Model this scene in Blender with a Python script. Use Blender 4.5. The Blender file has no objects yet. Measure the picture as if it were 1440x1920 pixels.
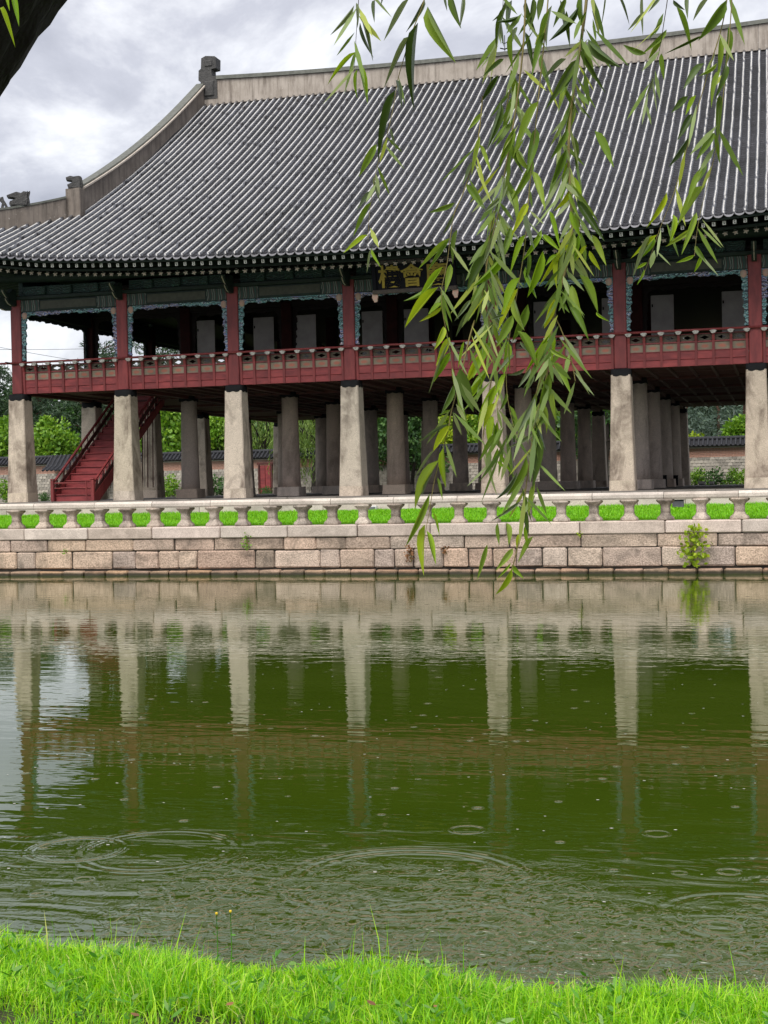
import bpy, math, random
import numpy as np
from mathutils import Matrix, Vector, Euler
rng = np.random.default_rng(7)
random.seed(7)
SC = bpy.context.scene
COL = SC.collection
R = math.radians

# ------------------------------------------------------------------ camera
CAM = Vector((0.0, 0.0, 2.86))
FPX = 2658.67                                   # focal length in pixels of the 1440 x 1920 frame
AX = Vector((0.96243455, 0.27069074, -0.02112475))
AY = Vector((0.01515427, 0.02412785, 0.99959402))
AZ = Vector((0.27109054, -0.96236395, 0.01911936))
cd = bpy.data.cameras.new('camera')
cam = bpy.data.objects.new('camera', cd)
COL.objects.link(cam)
cam.matrix_world = Matrix(((AX.x, AY.x, AZ.x, CAM.x), (AX.y, AY.y, AZ.y, CAM.y),
                           (AX.z, AY.z, AZ.z, CAM.z), (0, 0, 0, 1)))
cd.sensor_fit = 'VERTICAL'
cd.sensor_height = 36.0
cd.lens = 36.0 * FPX / 1920.0
cd.clip_start = 0.05
cd.clip_end = 3000
SC.camera = cam

# ------------------------------------------------------------------ sky, sun, exposure
SUN_EL, SUN_AZ = 54.0, 186.0
w = bpy.data.worlds.new('World')
SC.world = w
w.use_nodes = True
N, L = w.node_tree.nodes, w.node_tree.links
N.clear()
out = N.new('ShaderNodeOutputWorld')
bg1 = N.new('ShaderNodeBackground')
bg2 = N.new('ShaderNodeBackground')
mx = N.new('ShaderNodeMixShader')
sky = N.new('ShaderNodeTexSky')
sky.sky_type = 'NISHITA'
sky.sun_disc = False
sky.sun_elevation = R(SUN_EL)
sky.sun_rotation = R(SUN_AZ)
L.new(sky.outputs[0], bg1.inputs[0])
bg1.inputs[1].default_value = 0.08
tc = N.new('ShaderNodeTexCoord')
sep = N.new('ShaderNodeSeparateXYZ')
L.new(tc.outputs['Generated'], sep.inputs[0])
ad = N.new('ShaderNodeMath'); ad.operation = 'ADD'; ad.inputs[1].default_value = 0.32
ab = N.new('ShaderNodeMath'); ab.operation = 'ABSOLUTE'
L.new(sep.outputs[2], ab.inputs[0]); L.new(ab.outputs[0], ad.inputs[0])
dx = N.new('ShaderNodeMath'); dx.operation = 'DIVIDE'
dy = N.new('ShaderNodeMath'); dy.operation = 'DIVIDE'
L.new(sep.outputs[0], dx.inputs[0]); L.new(ad.outputs[0], dx.inputs[1])
L.new(sep.outputs[1], dy.inputs[0]); L.new(ad.outputs[0], dy.inputs[1])
cmb = N.new('ShaderNodeCombineXYZ')
L.new(dx.outputs[0], cmb.inputs[0]); L.new(dy.outputs[0], cmb.inputs[1])
nz = N.new('ShaderNodeTexNoise')
nz.inputs['Scale'].default_value = 2.3
nz.inputs['Detail'].default_value = 7
nz.inputs['Roughness'].default_value = 0.6
nz.inputs['Distortion'].default_value = 0.35
mp = N.new('ShaderNodeMapping')
mp.inputs['Location'].default_value = (3.9, 7.3, 0.0)
L.new(cmb.outputs[0], mp.inputs[0]); L.new(mp.outputs[0], nz.inputs['Vector'])
cr = N.new('ShaderNodeValToRGB')
e = cr.color_ramp.elements
e[0].position = 0.32; e[0].color = (0.172, 0.174, 0.20, 1)
e[1].position = 0.64; e[1].color = (0.47, 0.472, 0.482, 1)
m_ = cr.color_ramp.elements.new(0.5); m_.color = (0.27, 0.272, 0.30, 1)
L.new(nz.outputs[0], cr.inputs[0])
L.new(cr.outputs[0], bg2.inputs[0])
bg2.inputs[1].default_value = 1.0
mx.inputs[0].default_value = 0.9
L.new(bg1.outputs[0], mx.inputs[1]); L.new(bg2.outputs[0], mx.inputs[2])
L.new(mx.outputs[0], out.inputs[0])

sd = bpy.data.lights.new('sun', 'SUN')
sd.energy = 1.5
sd.angle = R(50)
sd.color = (1.0, 0.95, 0.87)
sun = bpy.data.objects.new('sun', sd)
COL.objects.link(sun)
# light comes from behind the camera and to its right
az = R(SUN_AZ)
sv = Vector((math.sin(az) * math.cos(R(SUN_EL)), math.cos(az) * math.cos(R(SUN_EL)), math.sin(R(SUN_EL))))
sun.rotation_euler = sv.to_track_quat('Z', 'Y').to_euler()
sun.location = (20, -30, 60)

vs = SC.view_settings
vs.view_transform = 'Standard'
vs.look = 'None'
vs.gamma = 1.0
vs.use_curve_mapping = False
vs.exposure = 1.36


def at(x, y, Y):
    """pixel of the photograph -> point on the plane at depth Y"""
    d = -AZ + AX * ((x - 720) / FPX) + AY * ((960 - y) / FPX)
    return CAM + d * (Y / d.y)


# ------------------------------------------------------------------ helpers
WM = {}


def mk(name, V, F, mats, smooth=False, mi=None):
    V = np.asarray(V, dtype=np.float32)
    me = bpy.data.meshes.new(name)
    if isinstance(F, np.ndarray):
        k = F.shape[1]
        me.vertices.add(len(V)); me.vertices.foreach_set('co', V.ravel())
        me.loops.add(F.size); me.loops.foreach_set('vertex_index', F.astype(np.int32).ravel())
        me.polygons.add(len(F)); me.polygons.foreach_set('loop_start', np.arange(0, F.size, k, dtype=np.int32))
        me.update(calc_edges=True)
    else:
        me.from_pydata([tuple(map(float, v)) for v in V], [], F)
        me.update()
    if not isinstance(mats, (list, tuple)):
        mats = [mats]
    for m in mats:
        me.materials.append(m)
    if mi is not None:
        me.polygons.foreach_set('material_index', np.asarray(mi, dtype=np.int32))
    me.polygons.foreach_set('use_smooth', np.full(len(me.polygons), smooth, dtype=bool))
    return me


def put(name, mesh, parent=None, M=None, label=None, cat=None, group=None, kind=None):
    o = bpy.data.objects.new(name, mesh)
    COL.objects.link(o)
    M = M if M is not None else Matrix.Identity(4)
    if parent is not None:
        o.parent = parent
        o.matrix_basis = WM[parent.name].inverted() @ M
    else:
        o.matrix_basis = M
    WM[o.name] = M.copy()
    if label: o['label'] = label
    if cat: o['category'] = cat
    if group: o['group'] = group
    if kind: o['kind'] = kind
    return o


def T(x, y, z):
    return Matrix.Translation((x, y, z))


def root(name, loc, label, cat, group=None, kind=None):
    return put(name, None, None, T(*loc), label, cat, group, kind)


def add(name, VF, mats, parent=None, smooth=False, mi=None, **kw):
    """world-space geometry -> an object with its origin at the base of the shape"""
    V, F = VF
    V = np.asarray(V, dtype=np.float64)
    o = np.array([(V[:, 0].min() + V[:, 0].max()) / 2, (V[:, 1].min() + V[:, 1].max()) / 2, V[:, 2].min()])
    return put(name, mk(name, V - o, F, mats, smooth, mi), parent, T(*o), **kw)


def box(x0, x1, y0, y1, z0, z1):
    V = [(x0, y0, z0), (x1, y0, z0), (x1, y1, z0), (x0, y1, z0), (x0, y0, z1), (x1, y0, z1), (x1, y1, z1), (x0, y1, z1)]
    F = [(0, 3, 2, 1), (4, 5, 6, 7), (0, 1, 5, 4), (1, 2, 6, 5), (2, 3, 7, 6), (3, 0, 4, 7)]
    return np.array(V, float), F


def cbox(x0, x1, y0, y1, z0, z1, b=0.02, jit=0.0):
    """box with chamfered edges; jit roughens the corners"""
    lo = np.array([x0, y0, z0], float); hi = np.array([x1, y1, z1], float)
    b = min(b, 0.45 * (hi - lo).min())
    V = []; idx = {}
    for cx in (0, 1):
        for cy in (0, 1):
            for cz in (0, 1):
                c = np.array([hi[0] if cx else lo[0], hi[1] if cy else lo[1], hi[2] if cz else lo[2]])
                s = np.array([-1 if cx else 1, -1 if cy else 1, -1 if cz else 1])
                for a in range(3):
                    v = c + s * b
                    v[a] = c[a]
                    if jit: v = v + rng.normal(0, jit, 3)
                    idx[(cx, cy, cz, a)] = len(V); V.append(v)
    F = []
    for a in range(3):
        o = [i for i in range(3) if i != a]
        for s in (0, 1):
            q = []
            for (p, r) in ((0, 0), (1, 0), (1, 1), (0, 1)):
                k = [0, 0, 0]; k[a] = s; k[o[0]] = p; k[o[1]] = r
                q.append(idx[(*k, a)])
            if (s == 0) != (a == 1): q = q[::-1]
            F.append(tuple(q))
        for p in (0, 1):                          # edges parallel to axis a
            for r in (0, 1):
                k0 = [0, 0, 0]; k0[o[0]] = p; k0[o[1]] = r; k1 = list(k0); k1[a] = 1
                q = [idx[(*k0, o[0])], idx[(*k1, o[0])], idx[(*k1, o[1])], idx[(*k0, o[1])]]
                F.append(tuple(q))
    for cx in (0, 1):
        for cy in (0, 1):
            for cz in (0, 1):
                F.append(tuple(idx[(cx, cy, cz, a)] for a in range(3)))
    V = np.array(V)
    c = V.mean(0)
    G = []
    for f in F:
        p = V[list(f)]
        n = np.cross(p[1] - p[0], p[2] - p[0])
        G.append(f if np.dot(n, p.mean(0) - c) > 0 else f[::-1])
    return V, G


def join(*parts):
    V = []; F = []; n = 0
    for v, f in parts:
        V.append(np.asarray(v, float))
        F += [tuple(int(i) + n for i in q) for q in f]
        n += len(v)
    return np.concatenate(V), F


def tube(path, rad, n=8, cap=True, flat=1.0):
    P = np.asarray(path, float)
    rad = np.broadcast_to(np.asarray(rad, float), (len(P),))
    t = np.gradient(P, axis=0)
    t /= np.linalg.norm(t, axis=1)[:, None] + 1e-9
    ref = np.array([0, 0, 1.0]) if abs(t[0][2]) < 0.9 else np.array([1.0, 0, 0])
    V = []
    a = np.linspace(0, 2 * np.pi, n, endpoint=False)
    for i in range(len(P)):
        u = np.cross(t[i], ref); u /= np.linalg.norm(u) + 1e-9
        v = np.cross(t[i], u)
        ref = -np.cross(t[i], u) if False else ref
        V.append(P[i] + rad[i] * (np.cos(a)[:, None] * u + flat * np.sin(a)[:, None] * v))
    V = np.concatenate(V)
    F = []
    for i in range(len(P) - 1):
        for j in range(n):
            k = (j + 1) % n
            F.append((i * n + j, (i + 1) * n + j, (i + 1) * n + k, i * n + k)[::-1])
    if cap:
        F.append(tuple(range(n))[::-1][::-1]); F.append(tuple((len(P) - 1) * n + j for j in range(n))[::-1])
    return V, F


def lathe(prof, n=16, mod=None, rot=0.0):
    """profile of (radius, z); mod(angle, r, z) -> radius"""
    V = []
    for r, z in prof:
        for j in range(n):
            a = 2 * math.pi * j / n + rot
            rr = mod(a, r, z) if mod else r
            V.append((rr * math.cos(a), rr * math.sin(a), z))
    F = []
    for i in range(len(prof) - 1):
        for j in range(n):
            k = (j + 1) % n
            F.append((i * n + j, i * n + k, (i + 1) * n + k, (i + 1) * n + j))
    F.append(tuple(range(n))[::-1]); F.append(tuple((len(prof) - 1) * n + j for j in range(n)))
    return np.array(V), F


def slab(outline, depth, axis='y'):
    """polygon outline (x, z) extruded in y from -depth/2 to depth/2"""
    n = len(outline)
    V = [(x, -depth / 2, z) for x, z in outline] + [(x, depth / 2, z) for x, z in outline]
    F = [tuple(range(n)), tuple(range(2 * n - 1, n - 1, -1))]
    for i in range(n):
        k = (i + 1) % n
        F.append((i, i + n, k + n, k))
    return np.array(V, float), F


def rotz(V, a, o=(0, 0)):
    V = np.asarray(V, float).copy()
    c, s = math.cos(a), math.sin(a)
    x, y = V[:, 0].copy(), V[:, 1].copy()
    V[:, 0] = o[0] + c * x - s * y; V[:, 1] = o[1] + s * x + c * y
    return V


# ------------------------------------------------------------------ materials
def base_mat(name):
    m = bpy.data.materials.new(name)
    m.use_nodes = True
    n = m.node_tree.nodes; l = m.node_tree.links
    b = n['Principled BSDF']
    return m, n, l, b


def coords(n, l, sc=(1, 1, 1), randomize=True):
    t = n.new('ShaderNodeTexCoord')
    mpn = n.new('ShaderNodeMapping')
    mpn.inputs['Scale'].default_value = sc
    l.new(t.outputs['Object'], mpn.inputs['Vector'])
    if randomize:
        oi = n.new('ShaderNodeObjectInfo')
        mu = n.new('ShaderNodeMath'); mu.operation = 'MULTIPLY'; mu.inputs[1].default_value = 91.7
        l.new(oi.outputs['Random'], mu.inputs[0])
        cb = n.new('ShaderNodeCombineXYZ')
        for i in range(3): l.new(mu.outputs[0], cb.inputs[i])
        l.new(cb.outputs[0], mpn.inputs['Location'])
    return mpn.outputs[0]


def noise(n, l, vec, scale, detail=4, rough=0.55, dist=0.0):
    t = n.new('ShaderNodeTexNoise')
    t.inputs['Scale'].default_value = scale
    t.inputs['Detail'].default_value = detail
    t.inputs['Roughness'].default_value = rough
    t.inputs['Distortion'].default_value = dist
    l.new(vec, t.inputs['Vector'])
    return t.outputs[0]


def ramp(n, l, fac, stops, interp='LINEAR'):
    r = n.new('ShaderNodeValToRGB')
    r.color_ramp.interpolation = interp
    el = r.color_ramp.elements
    while len(el) < len(stops): el.new(0.5)
    for q, (p, c) in zip(el, stops):
        q.position = p; q.color = (*c, 1) if len(c) == 3 else c
    l.new(fac, r.inputs[0])
    return r.outputs[0]


def mix(n, l, fac, a, b, mode='MIX'):
    m = n.new('ShaderNodeMix'); m.data_type = 'RGBA'; m.blend_type = mode
    if isinstance(fac, float): m.inputs[0].default_value = fac
    else: l.new(fac, m.inputs[0])
    for s, v in ((6, a), (7, b)):
        if isinstance(v, tuple): m.inputs[s].default_value = (*v, 1)
        else: l.new(v, m.inputs[s])
    return m.outputs[2]


def mth(n, l, op, a, b=None, c=None):
    m = n.new('ShaderNodeMath'); m.operation = op
    for i, v in enumerate((a, b, c)):
        if v is None: continue
        if isinstance(v, (int, float)): m.inputs[i].default_value = v
        else: l.new(v, m.inputs[i])
    return m.outputs[0]


def bump(n, l, b, h, strength=0.3, dist=0.02, prev=None):
    q = n.new('ShaderNodeBump')
    q.inputs['Strength'].default_value = strength
    q.inputs['Distance'].default_value = dist
    l.new(h, q.inputs['Height'])
    l.new(q.outputs[0], b.inputs['Normal'])


def value_shift(n, l, col, amount, sat=0.0):
    """per-object brightness variation"""
    oi = n.new('ShaderNodeObjectInfo')
    hs = n.new('ShaderNodeHueSaturation')
    v = mth(n, l, 'MULTIPLY_ADD', oi.outputs['Random'], 2 * amount, 1 - amount)
    l.new(v, hs.inputs['Value'])
    if sat:
        q = mth(n, l, 'FRACT', mth(n, l, 'MULTIPLY', oi.outputs['Random'], 13.7))
        l.new(mth(n, l, 'MULTIPLY_ADD', q, 2 * sat, 1 - sat), hs.inputs['Saturation'])
        q2 = mth(n, l, 'FRACT', mth(n, l, 'MULTIPLY', oi.outputs['Random'], 7.3))
        l.new(mth(n, l, 'MULTIPLY_ADD', q2, 0.014, 0.493), hs.inputs['Hue'])
    l.new(col, hs.inputs['Color'])
    return hs.outputs[0]


def M_simple(name, c1, c2=None, scale=4.0, rough=0.6, bmp=0.0, bscale=30.0, sc=(1, 1, 1), rnd=0.0, spec=0.5, bdist=0.01):
    m, n, l, b = base_mat(name)
    v = coords(n, l, sc)
    c2 = c2 or tuple(x * 0.6 for x in c1)
    col = ramp(n, l, noise(n, l, v, scale, 5, 0.62), [(0.32, c2), (0.68, c1)])
    if rnd: col = value_shift(n, l, col, rnd)
    l.new(col, b.inputs['Base Color'])
    b.inputs['Roughness'].default_value = rough
    b.inputs['Specular IOR Level'].default_value = spec
    if bmp: bump(n, l, b, noise(n, l, v, bscale, 4), bmp, bdist)
    return m


def M_stone(name, light, dark, stain, rnd=0.12, sat=0.25, speck=70.0, streak=(1, 1, 0.35), bmp=0.5, stain_amt=0.6, bdist=0.012, algae=False):
    m, n, l, b = base_mat(name)
    v = coords(n, l)
    vs_ = coords(n, l, streak)
    sp = ramp(n, l, noise(n, l, v, speck, 2, 0.8), [(0.38, dark), (0.6, light)])
    big = noise(n, l, vs_, 1.3, 6, 0.65, 0.6)
    f = mth(n, l, 'MULTIPLY', ramp(n, l, big, [(0.47, (0, 0, 0)), (0.66, (1, 1, 1))]), stain_amt)
    col = mix(n, l, f, sp, stain)
    big2 = noise(n, l, v, 2.6, 5, 0.6, 0.3)
    col = mix(n, l, mth(n, l, 'MULTIPLY', ramp(n, l, big2, [(0.5, (0, 0, 0)), (0.72, (1, 1, 1))]), 0.35), col, tuple(min(1, x * 1.25) for x in light))
    col = value_shift(n, l, col, rnd, sat)
    if algae:                                    # the band of slime at the water's edge
        g_ = n.new('ShaderNodeNewGeometry'); sz = n.new('ShaderNodeSeparateXYZ'); l.new(g_.outputs['Position'], sz.inputs[0])
        zz = mth(n, l, 'ADD', sz.outputs[2], mth(n, l, 'MULTIPLY', noise(n, l, g_.outputs['Position'], 2.5, 4, 0.7), 0.12))
        q = n.new('ShaderNodeMapRange'); l.new(zz, q.inputs[0]); q.inputs[1].default_value = 0.17; q.inputs[2].default_value = 0.24; q.inputs[3].default_value = 1; q.inputs[4].default_value = 0
        col = mix(n, l, q.outputs[0], col, (0.035, 0.03, 0.015))
    l.new(col, b.inputs['Base Color'])
    b.inputs['Roughness'].default_value = 0.72
    bump(n, l, b, noise(n, l, v, 24, 5, 0.7), bmp, bdist)
    return m


MAT = {}
MAT['granite'] = M_stone('granite', (0.64, 0.545, 0.445), (0.38, 0.315, 0.25), (0.17, 0.13, 0.10), 0.08, 0.1, 45, (0.9, 0.9, 0.45), 0.6, 0.95)
MAT['granite_in'] = M_stone('granite_inner', (0.66, 0.54, 0.45), (0.42, 0.345, 0.29), (0.17, 0.135, 0.11), 0.12, 0.2, 45)
MAT['wallstone'] = M_stone('wall_granite', (0.66, 0.51, 0.41), (0.34, 0.255, 0.20), (0.11, 0.09, 0.07), 0.17, 0.18, 22, (0.7, 1, 1.0), 1.0, 0.7, 0.045)
MAT['capstone'] = M_stone('cap_granite', (0.62, 0.525, 0.46), (0.40, 0.33, 0.285), (0.22, 0.18, 0.15), 0.10, 0.12, 40, (0.6, 1, 1.0), 0.35, 0.5)
MAT['baluster'] = M_stone('baluster_granite', (0.50, 0.42, 0.35), (0.24, 0.195, 0.16), (0.06, 0.05, 0.042), 0.3, 0.12, 36, (1, 1, 1), 0.6, 0.75)
MAT['rail'] = M_stone('rail_granite', (0.64, 0.57, 0.50), (0.44, 0.385, 0.335), (0.24, 0.205, 0.175), 0.07, 0.1, 40, (0.5, 1, 1), 0.3, 0.5)
MAT['wetstone'] = M_stone('wet_foundation', (0.42, 0.28, 0.19), (0.19, 0.12, 0.08), (0.06, 0.045, 0.03), 0.15, 0.12, 38, (0.7, 1, 1.0), 0.7, 0.6, algae=True)
MAT['mortar'] = M_simple('dark_joint', (0.05, 0.042, 0.034), (0.022, 0.02, 0.016), 6, 0.9)
MAT['floorstone'] = M_simple('floor_paving', (0.20, 0.18, 0.165), (0.13, 0.115, 0.10), 2, 0.7, 0.2)
MAT['lime'] = M_simple('lime', (0.6, 0.58, 0.55), (0.45, 0.43, 0.4), 5, 0.8)


def M_plaster(name, hi, lo, streak_c):
    m, n, l, b = base_mat(name)
    v = coords(n, l, (1, 1, 1))
    st = noise(n, l, coords(n, l, (2.4, 2.4, 0.22)), 1.6, 6, 0.75, 0.2)
    col = ramp(n, l, noise(n, l, v, 1.4, 5, 0.6), [(0.3, lo), (0.7, hi)])
    col = mix(n, l, ramp(n, l, st, [(0.46, (0, 0, 0)), (0.68, (0.85, 0.85, 0.85))]), col, streak_c)
    fl = noise(n, l, v, 9, 3, 0.7)
    col = mix(n, l, ramp(n, l, fl, [(0.66, (0, 0, 0)), (0.7, (0.5, 0.5, 0.5))]), col, (0.62, 0.58, 0.54))
    l.new(col, b.inputs['Base Color'])
    b.inputs['Roughness'].default_value = 0.8
    bump(n, l, b, fl, 0.3, 0.02)
    return m


MAT['plaster'] = M_plaster('ridge_plaster', (0.45, 0.40, 0.35), (0.30, 0.26, 0.22), (0.13, 0.105, 0.085))
MAT['plaster_dark'] = M_plaster('gable_ridge_plaster', (0.24, 0.205, 0.175), (0.15, 0.125, 0.105), (0.06, 0.05, 0.042))
MAT['ridge_cap'] = M_simple('ridge_cap_tile', (0.15, 0.155, 0.135), (0.085, 0.09, 0.075), 5, 0.6, 0.2)


def M_tile(name, c1, c2, rough, coat):
    m, n, l, b = base_mat(name)
    v = coords(n, l)
    col = ramp(n, l, noise(n, l, v, 2.2, 6, 0.7), [(0.3, c2), (0.7, c1)])
    sp = noise(n, l, v, 16, 3, 0.7)
    col = mix(n, l, ramp(n, l, sp, [(0.6, (0, 0, 0)), (0.68, (0.6, 0.6, 0.6))]), col, tuple(x * 0.45 for x in c1))
    g_ = n.new('ShaderNodeNewGeometry')
    pt = ramp(n, l, noise(n, l, g_.outputs['Position'], 0.35, 5, 0.65, 0.5), [(0.42, (1.15, 1.15, 1.15)), (0.5, (0.95, 0.95, 0.95)), (0.64, (0.5, 0.52, 0.5))])
    col = mix(n, l, 1.0, col, pt, 'MULTIPLY')
    col = value_shift(n, l, col, 0.22)
    l.new(col, b.inputs['Base Color'])
    l.new(mth(n, l, 'MULTIPLY_ADD', noise(n, l, g_.outputs['Position'], 1.1, 4, 0.7), 0.35, rough - 0.15), b.inputs['Roughness'])
    b.inputs['Coat Weight'].default_value = coat
    b.inputs['Coat Roughness'].default_value = 0.25
    b.inputs['Coat IOR'].default_value = 1.7
    b.inputs['Specular IOR Level'].default_value = 0.75 if coat > 0.5 else 0.3
    bump(n, l, b, sp, 0.25, 0.01)
    return m


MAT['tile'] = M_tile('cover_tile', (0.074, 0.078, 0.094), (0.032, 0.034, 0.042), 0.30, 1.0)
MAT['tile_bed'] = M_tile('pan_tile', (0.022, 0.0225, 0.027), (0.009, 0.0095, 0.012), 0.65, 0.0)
MAT['tile_end'] = M_tile('eave_tile', (0.15, 0.15, 0.175), (0.08, 0.08, 0.095), 0.5, 0.15)
MAT['tile_cap'] = M_tile('round_cap_tile', (0.075, 0.075, 0.085), (0.04, 0.04, 0.046), 0.6, 0.0)
MAT['pan_lip'] = M_tile('pan_tile_lip', (0.085, 0.085, 0.1), (0.03, 0.03, 0.036), 0.5, 0.15)
MAT['coping'] = M_simple('coping_tile', (0.045, 0.047, 0.055), (0.022, 0.023, 0.028), 6, 0.75, spec=0.25)
MAT['ornament'] = M_simple('dark_fired_clay', (0.07, 0.068, 0.066), (0.03, 0.03, 0.03), 6, 0.7, 0.8, 14, bdist=0.05)
MAT['red'] = M_simple('red_paint', (0.24, 0.036, 0.036), (0.125, 0.016, 0.018), 5, 0.55, 0.35, 25, (1, 1, 0.25), 0.12)
MAT['red_board'] = M_simple('red_board_paint', (0.29, 0.045, 0.046), (0.14, 0.018, 0.022), 5, 0.6, 0.4, 25, (0.3, 1, 1), 0.15)
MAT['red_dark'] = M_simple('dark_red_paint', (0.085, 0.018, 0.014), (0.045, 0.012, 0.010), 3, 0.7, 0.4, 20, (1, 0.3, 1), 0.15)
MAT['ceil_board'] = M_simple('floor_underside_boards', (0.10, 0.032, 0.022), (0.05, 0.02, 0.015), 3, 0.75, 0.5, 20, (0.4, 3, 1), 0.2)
MAT['beam_edge'] = M_simple('weathered_beam', (0.12, 0.06, 0.05), (0.06, 0.032, 0.028), 3, 0.75)
MAT['black'] = M_simple('black_iron', (0.012, 0.013, 0.015), (0.007, 0.007, 0.008), 5, 0.85, 0.4, 30, spec=0.2)
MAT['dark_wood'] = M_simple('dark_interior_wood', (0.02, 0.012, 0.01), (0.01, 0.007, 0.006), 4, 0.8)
MAT['green'] = M_simple('dark_green_paint', (0.013, 0.027, 0.022), (0.006, 0.013, 0.011), 5, 0.75, 0.2, 20, rnd=0.2)
MAT['green_soffit'] = M_simple('dark_green_boards', (0.016, 0.034, 0.028), (0.009, 0.02, 0.016), 3, 0.7)
MAT['paper'] = M_simple('grey_door_paper', (0.40, 0.385, 0.365), (0.30, 0.285, 0.27), 2, 0.85, rnd=0.06)
MAT['cream'] = M_simple('cream_paint', (0.50, 0.44, 0.36), (0.34, 0.29, 0.235), 9, 0.7, rnd=0.2)
MAT['white'] = M_simple('white_paint', (0.74, 0.73, 0.70), (0.52, 0.51, 0.48), 9, 0.6, rnd=0.1)
MAT['gold'] = M_simple('gold_paint', (0.28, 0.205, 0.016), (0.18, 0.13, 0.01), 9, 0.7)
MAT['signblack'] = M_simple('plaque_black', (0.006, 0.006, 0.009), (0.004, 0.004, 0.006), 5, 0.8, spec=0.15)
MAT['pink'] = M_simple('pink_lotus_paint', (0.52, 0.27, 0.22), (0.35, 0.30, 0.24), 12, 0.7)
MAT['yellow'] = M_simple('yellow_petal', (0.8, 0.55, 0.03), (0.7, 0.45, 0.02), 9, 0.6)
MAT['litter'] = M_simple('dry_leaf', (0.28, 0.13, 0.05), (0.15, 0.07, 0.03), 15, 0.8, rnd=0.3)
MAT['box_white'] = M_simple('white_enamel', (0.72, 0.72, 0.70), (0.6, 0.6, 0.58), 4, 0.5)
MAT['cable'] = M_simple('cable_black', (0.02, 0.02, 0.022), None, 3, 0.7)


def M_fringe():
    m, n, l, b = base_mat('carved_fringe_paint')
    v = coords(n, l, (1, 1, 1))
    wv = n.new('ShaderNodeTexWave')
    wv.wave_type = 'RINGS'
    wv.inputs['Scale'].default_value = 3.2
    wv.inputs['Distortion'].default_value = 7
    wv.inputs['Detail'].default_value = 2.5
    wv.inputs['Detail Scale'].default_value = 2.2
    l.new(v, wv.inputs['Vector'])
    c1 = ramp(n, l, wv.outputs['Fac'], [(0.0, (0.06, 0.16, 0.18)), (0.3, (0.14, 0.36, 0.38)), (0.5, (0.58, 0.60, 0.56)), (0.62, (0.12, 0.27, 0.34)), (0.9, (0.02, 0.04, 0.05))])
    c2 = ramp(n, l, wv.outputs['Fac'], [(0.0, (0.10, 0.13, 0.28)), (0.3, (0.25, 0.27, 0.52)), (0.5, (0.68, 0.68, 0.70)), (0.62, (0.46, 0.30, 0.30)), (0.9, (0.03, 0.04, 0.08))])
    nn = noise(n, l, v, 1.1, 2)
    col = mix(n, l, ramp(n, l, nn, [(0.52, (0, 0, 0)), (0.58, (1, 1, 1))]), c1, c2)
    l.new(col, b.inputs['Base Color'])
    b.inputs['Roughness'].default_value = 0.6
    bump(n, l, b, wv.outputs['Fac'], 0.7, 0.03)
    return m


MAT['fringe'] = M_fringe()
MAT['fringe_shaded'] = M_simple('shaded_fringe_paint', (0.03, 0.05, 0.045), (0.012, 0.02, 0.02), 8, 0.8)  # dark copy of the fringe paint; backlit silhouette put into the colour


def M_scroll():
    m, n, l, b = base_mat('painted_scroll_board')
    v = coords(n, l)
    vo = n.new('ShaderNodeTexVoronoi'); vo.feature = 'DISTANCE_TO_EDGE'
    vo.inputs['Scale'].default_value = 4.5
    wv = n.new('ShaderNodeTexWave'); wv.wave_type = 'RINGS'
    wv.inputs['Scale'].default_value = 4; wv.inputs['Distortion'].default_value = 12; wv.inputs['Detail'].default_value = 3
    l.new(v, wv.inputs['Vector'])
    col = ramp(n, l, wv.outputs['Fac'], [(0.1, (0.01, 0.02, 0.018)), (0.45, (0.014, 0.045, 0.038)), (0.62, (0.05, 0.16, 0.14)), (0.75, (0.01, 0.018, 0.016))])
    l.new(col, b.inputs['Base Color'])
    b.inputs['Roughness'].default_value = 0.65
    bump(n, l, b, wv.outputs['Fac'], 0.5, 0.03)
    return m


MAT['scroll'] = M_scroll()


def M_lintel_end():
    m, n, l, b = base_mat('painted_beam_end')
    v = coords(n, l, (1, 1, 1), False)
    wv = n.new('ShaderNodeTexWave'); wv.bands_direction = 'X'
    wv.inputs['Scale'].default_value = 1.1; wv.inputs['Distortion'].default_value = 5.0; wv.inputs['Detail'].default_value = 2
    l.new(v, wv.inputs['Vector'])
    col = ramp(n, l, wv.outputs['Fac'], [(0.0, (0.02, 0.05, 0.04)), (0.35, (0.015, 0.03, 0.028)), (0.50, (0.16, 0.045, 0.03)), (0.62, (0.02, 0.03, 0.05)), (0.76, (0.03, 0.13, 0.12)), (0.87, (0.30, 0.28, 0.22)), (0.93, (0.015, 0.03, 0.028))])
    l.new(col, b.inputs['Base Color'])
    b.inputs['Roughness'].default_value = 0.65
    return m


MAT['lintel_end'] = M_lintel_end()
MAT['olive'] = M_simple('olive_panel_paint', (0.06, 0.062, 0.043), (0.036, 0.036, 0.026), 5, 0.65, 0.3, 20)


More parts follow.
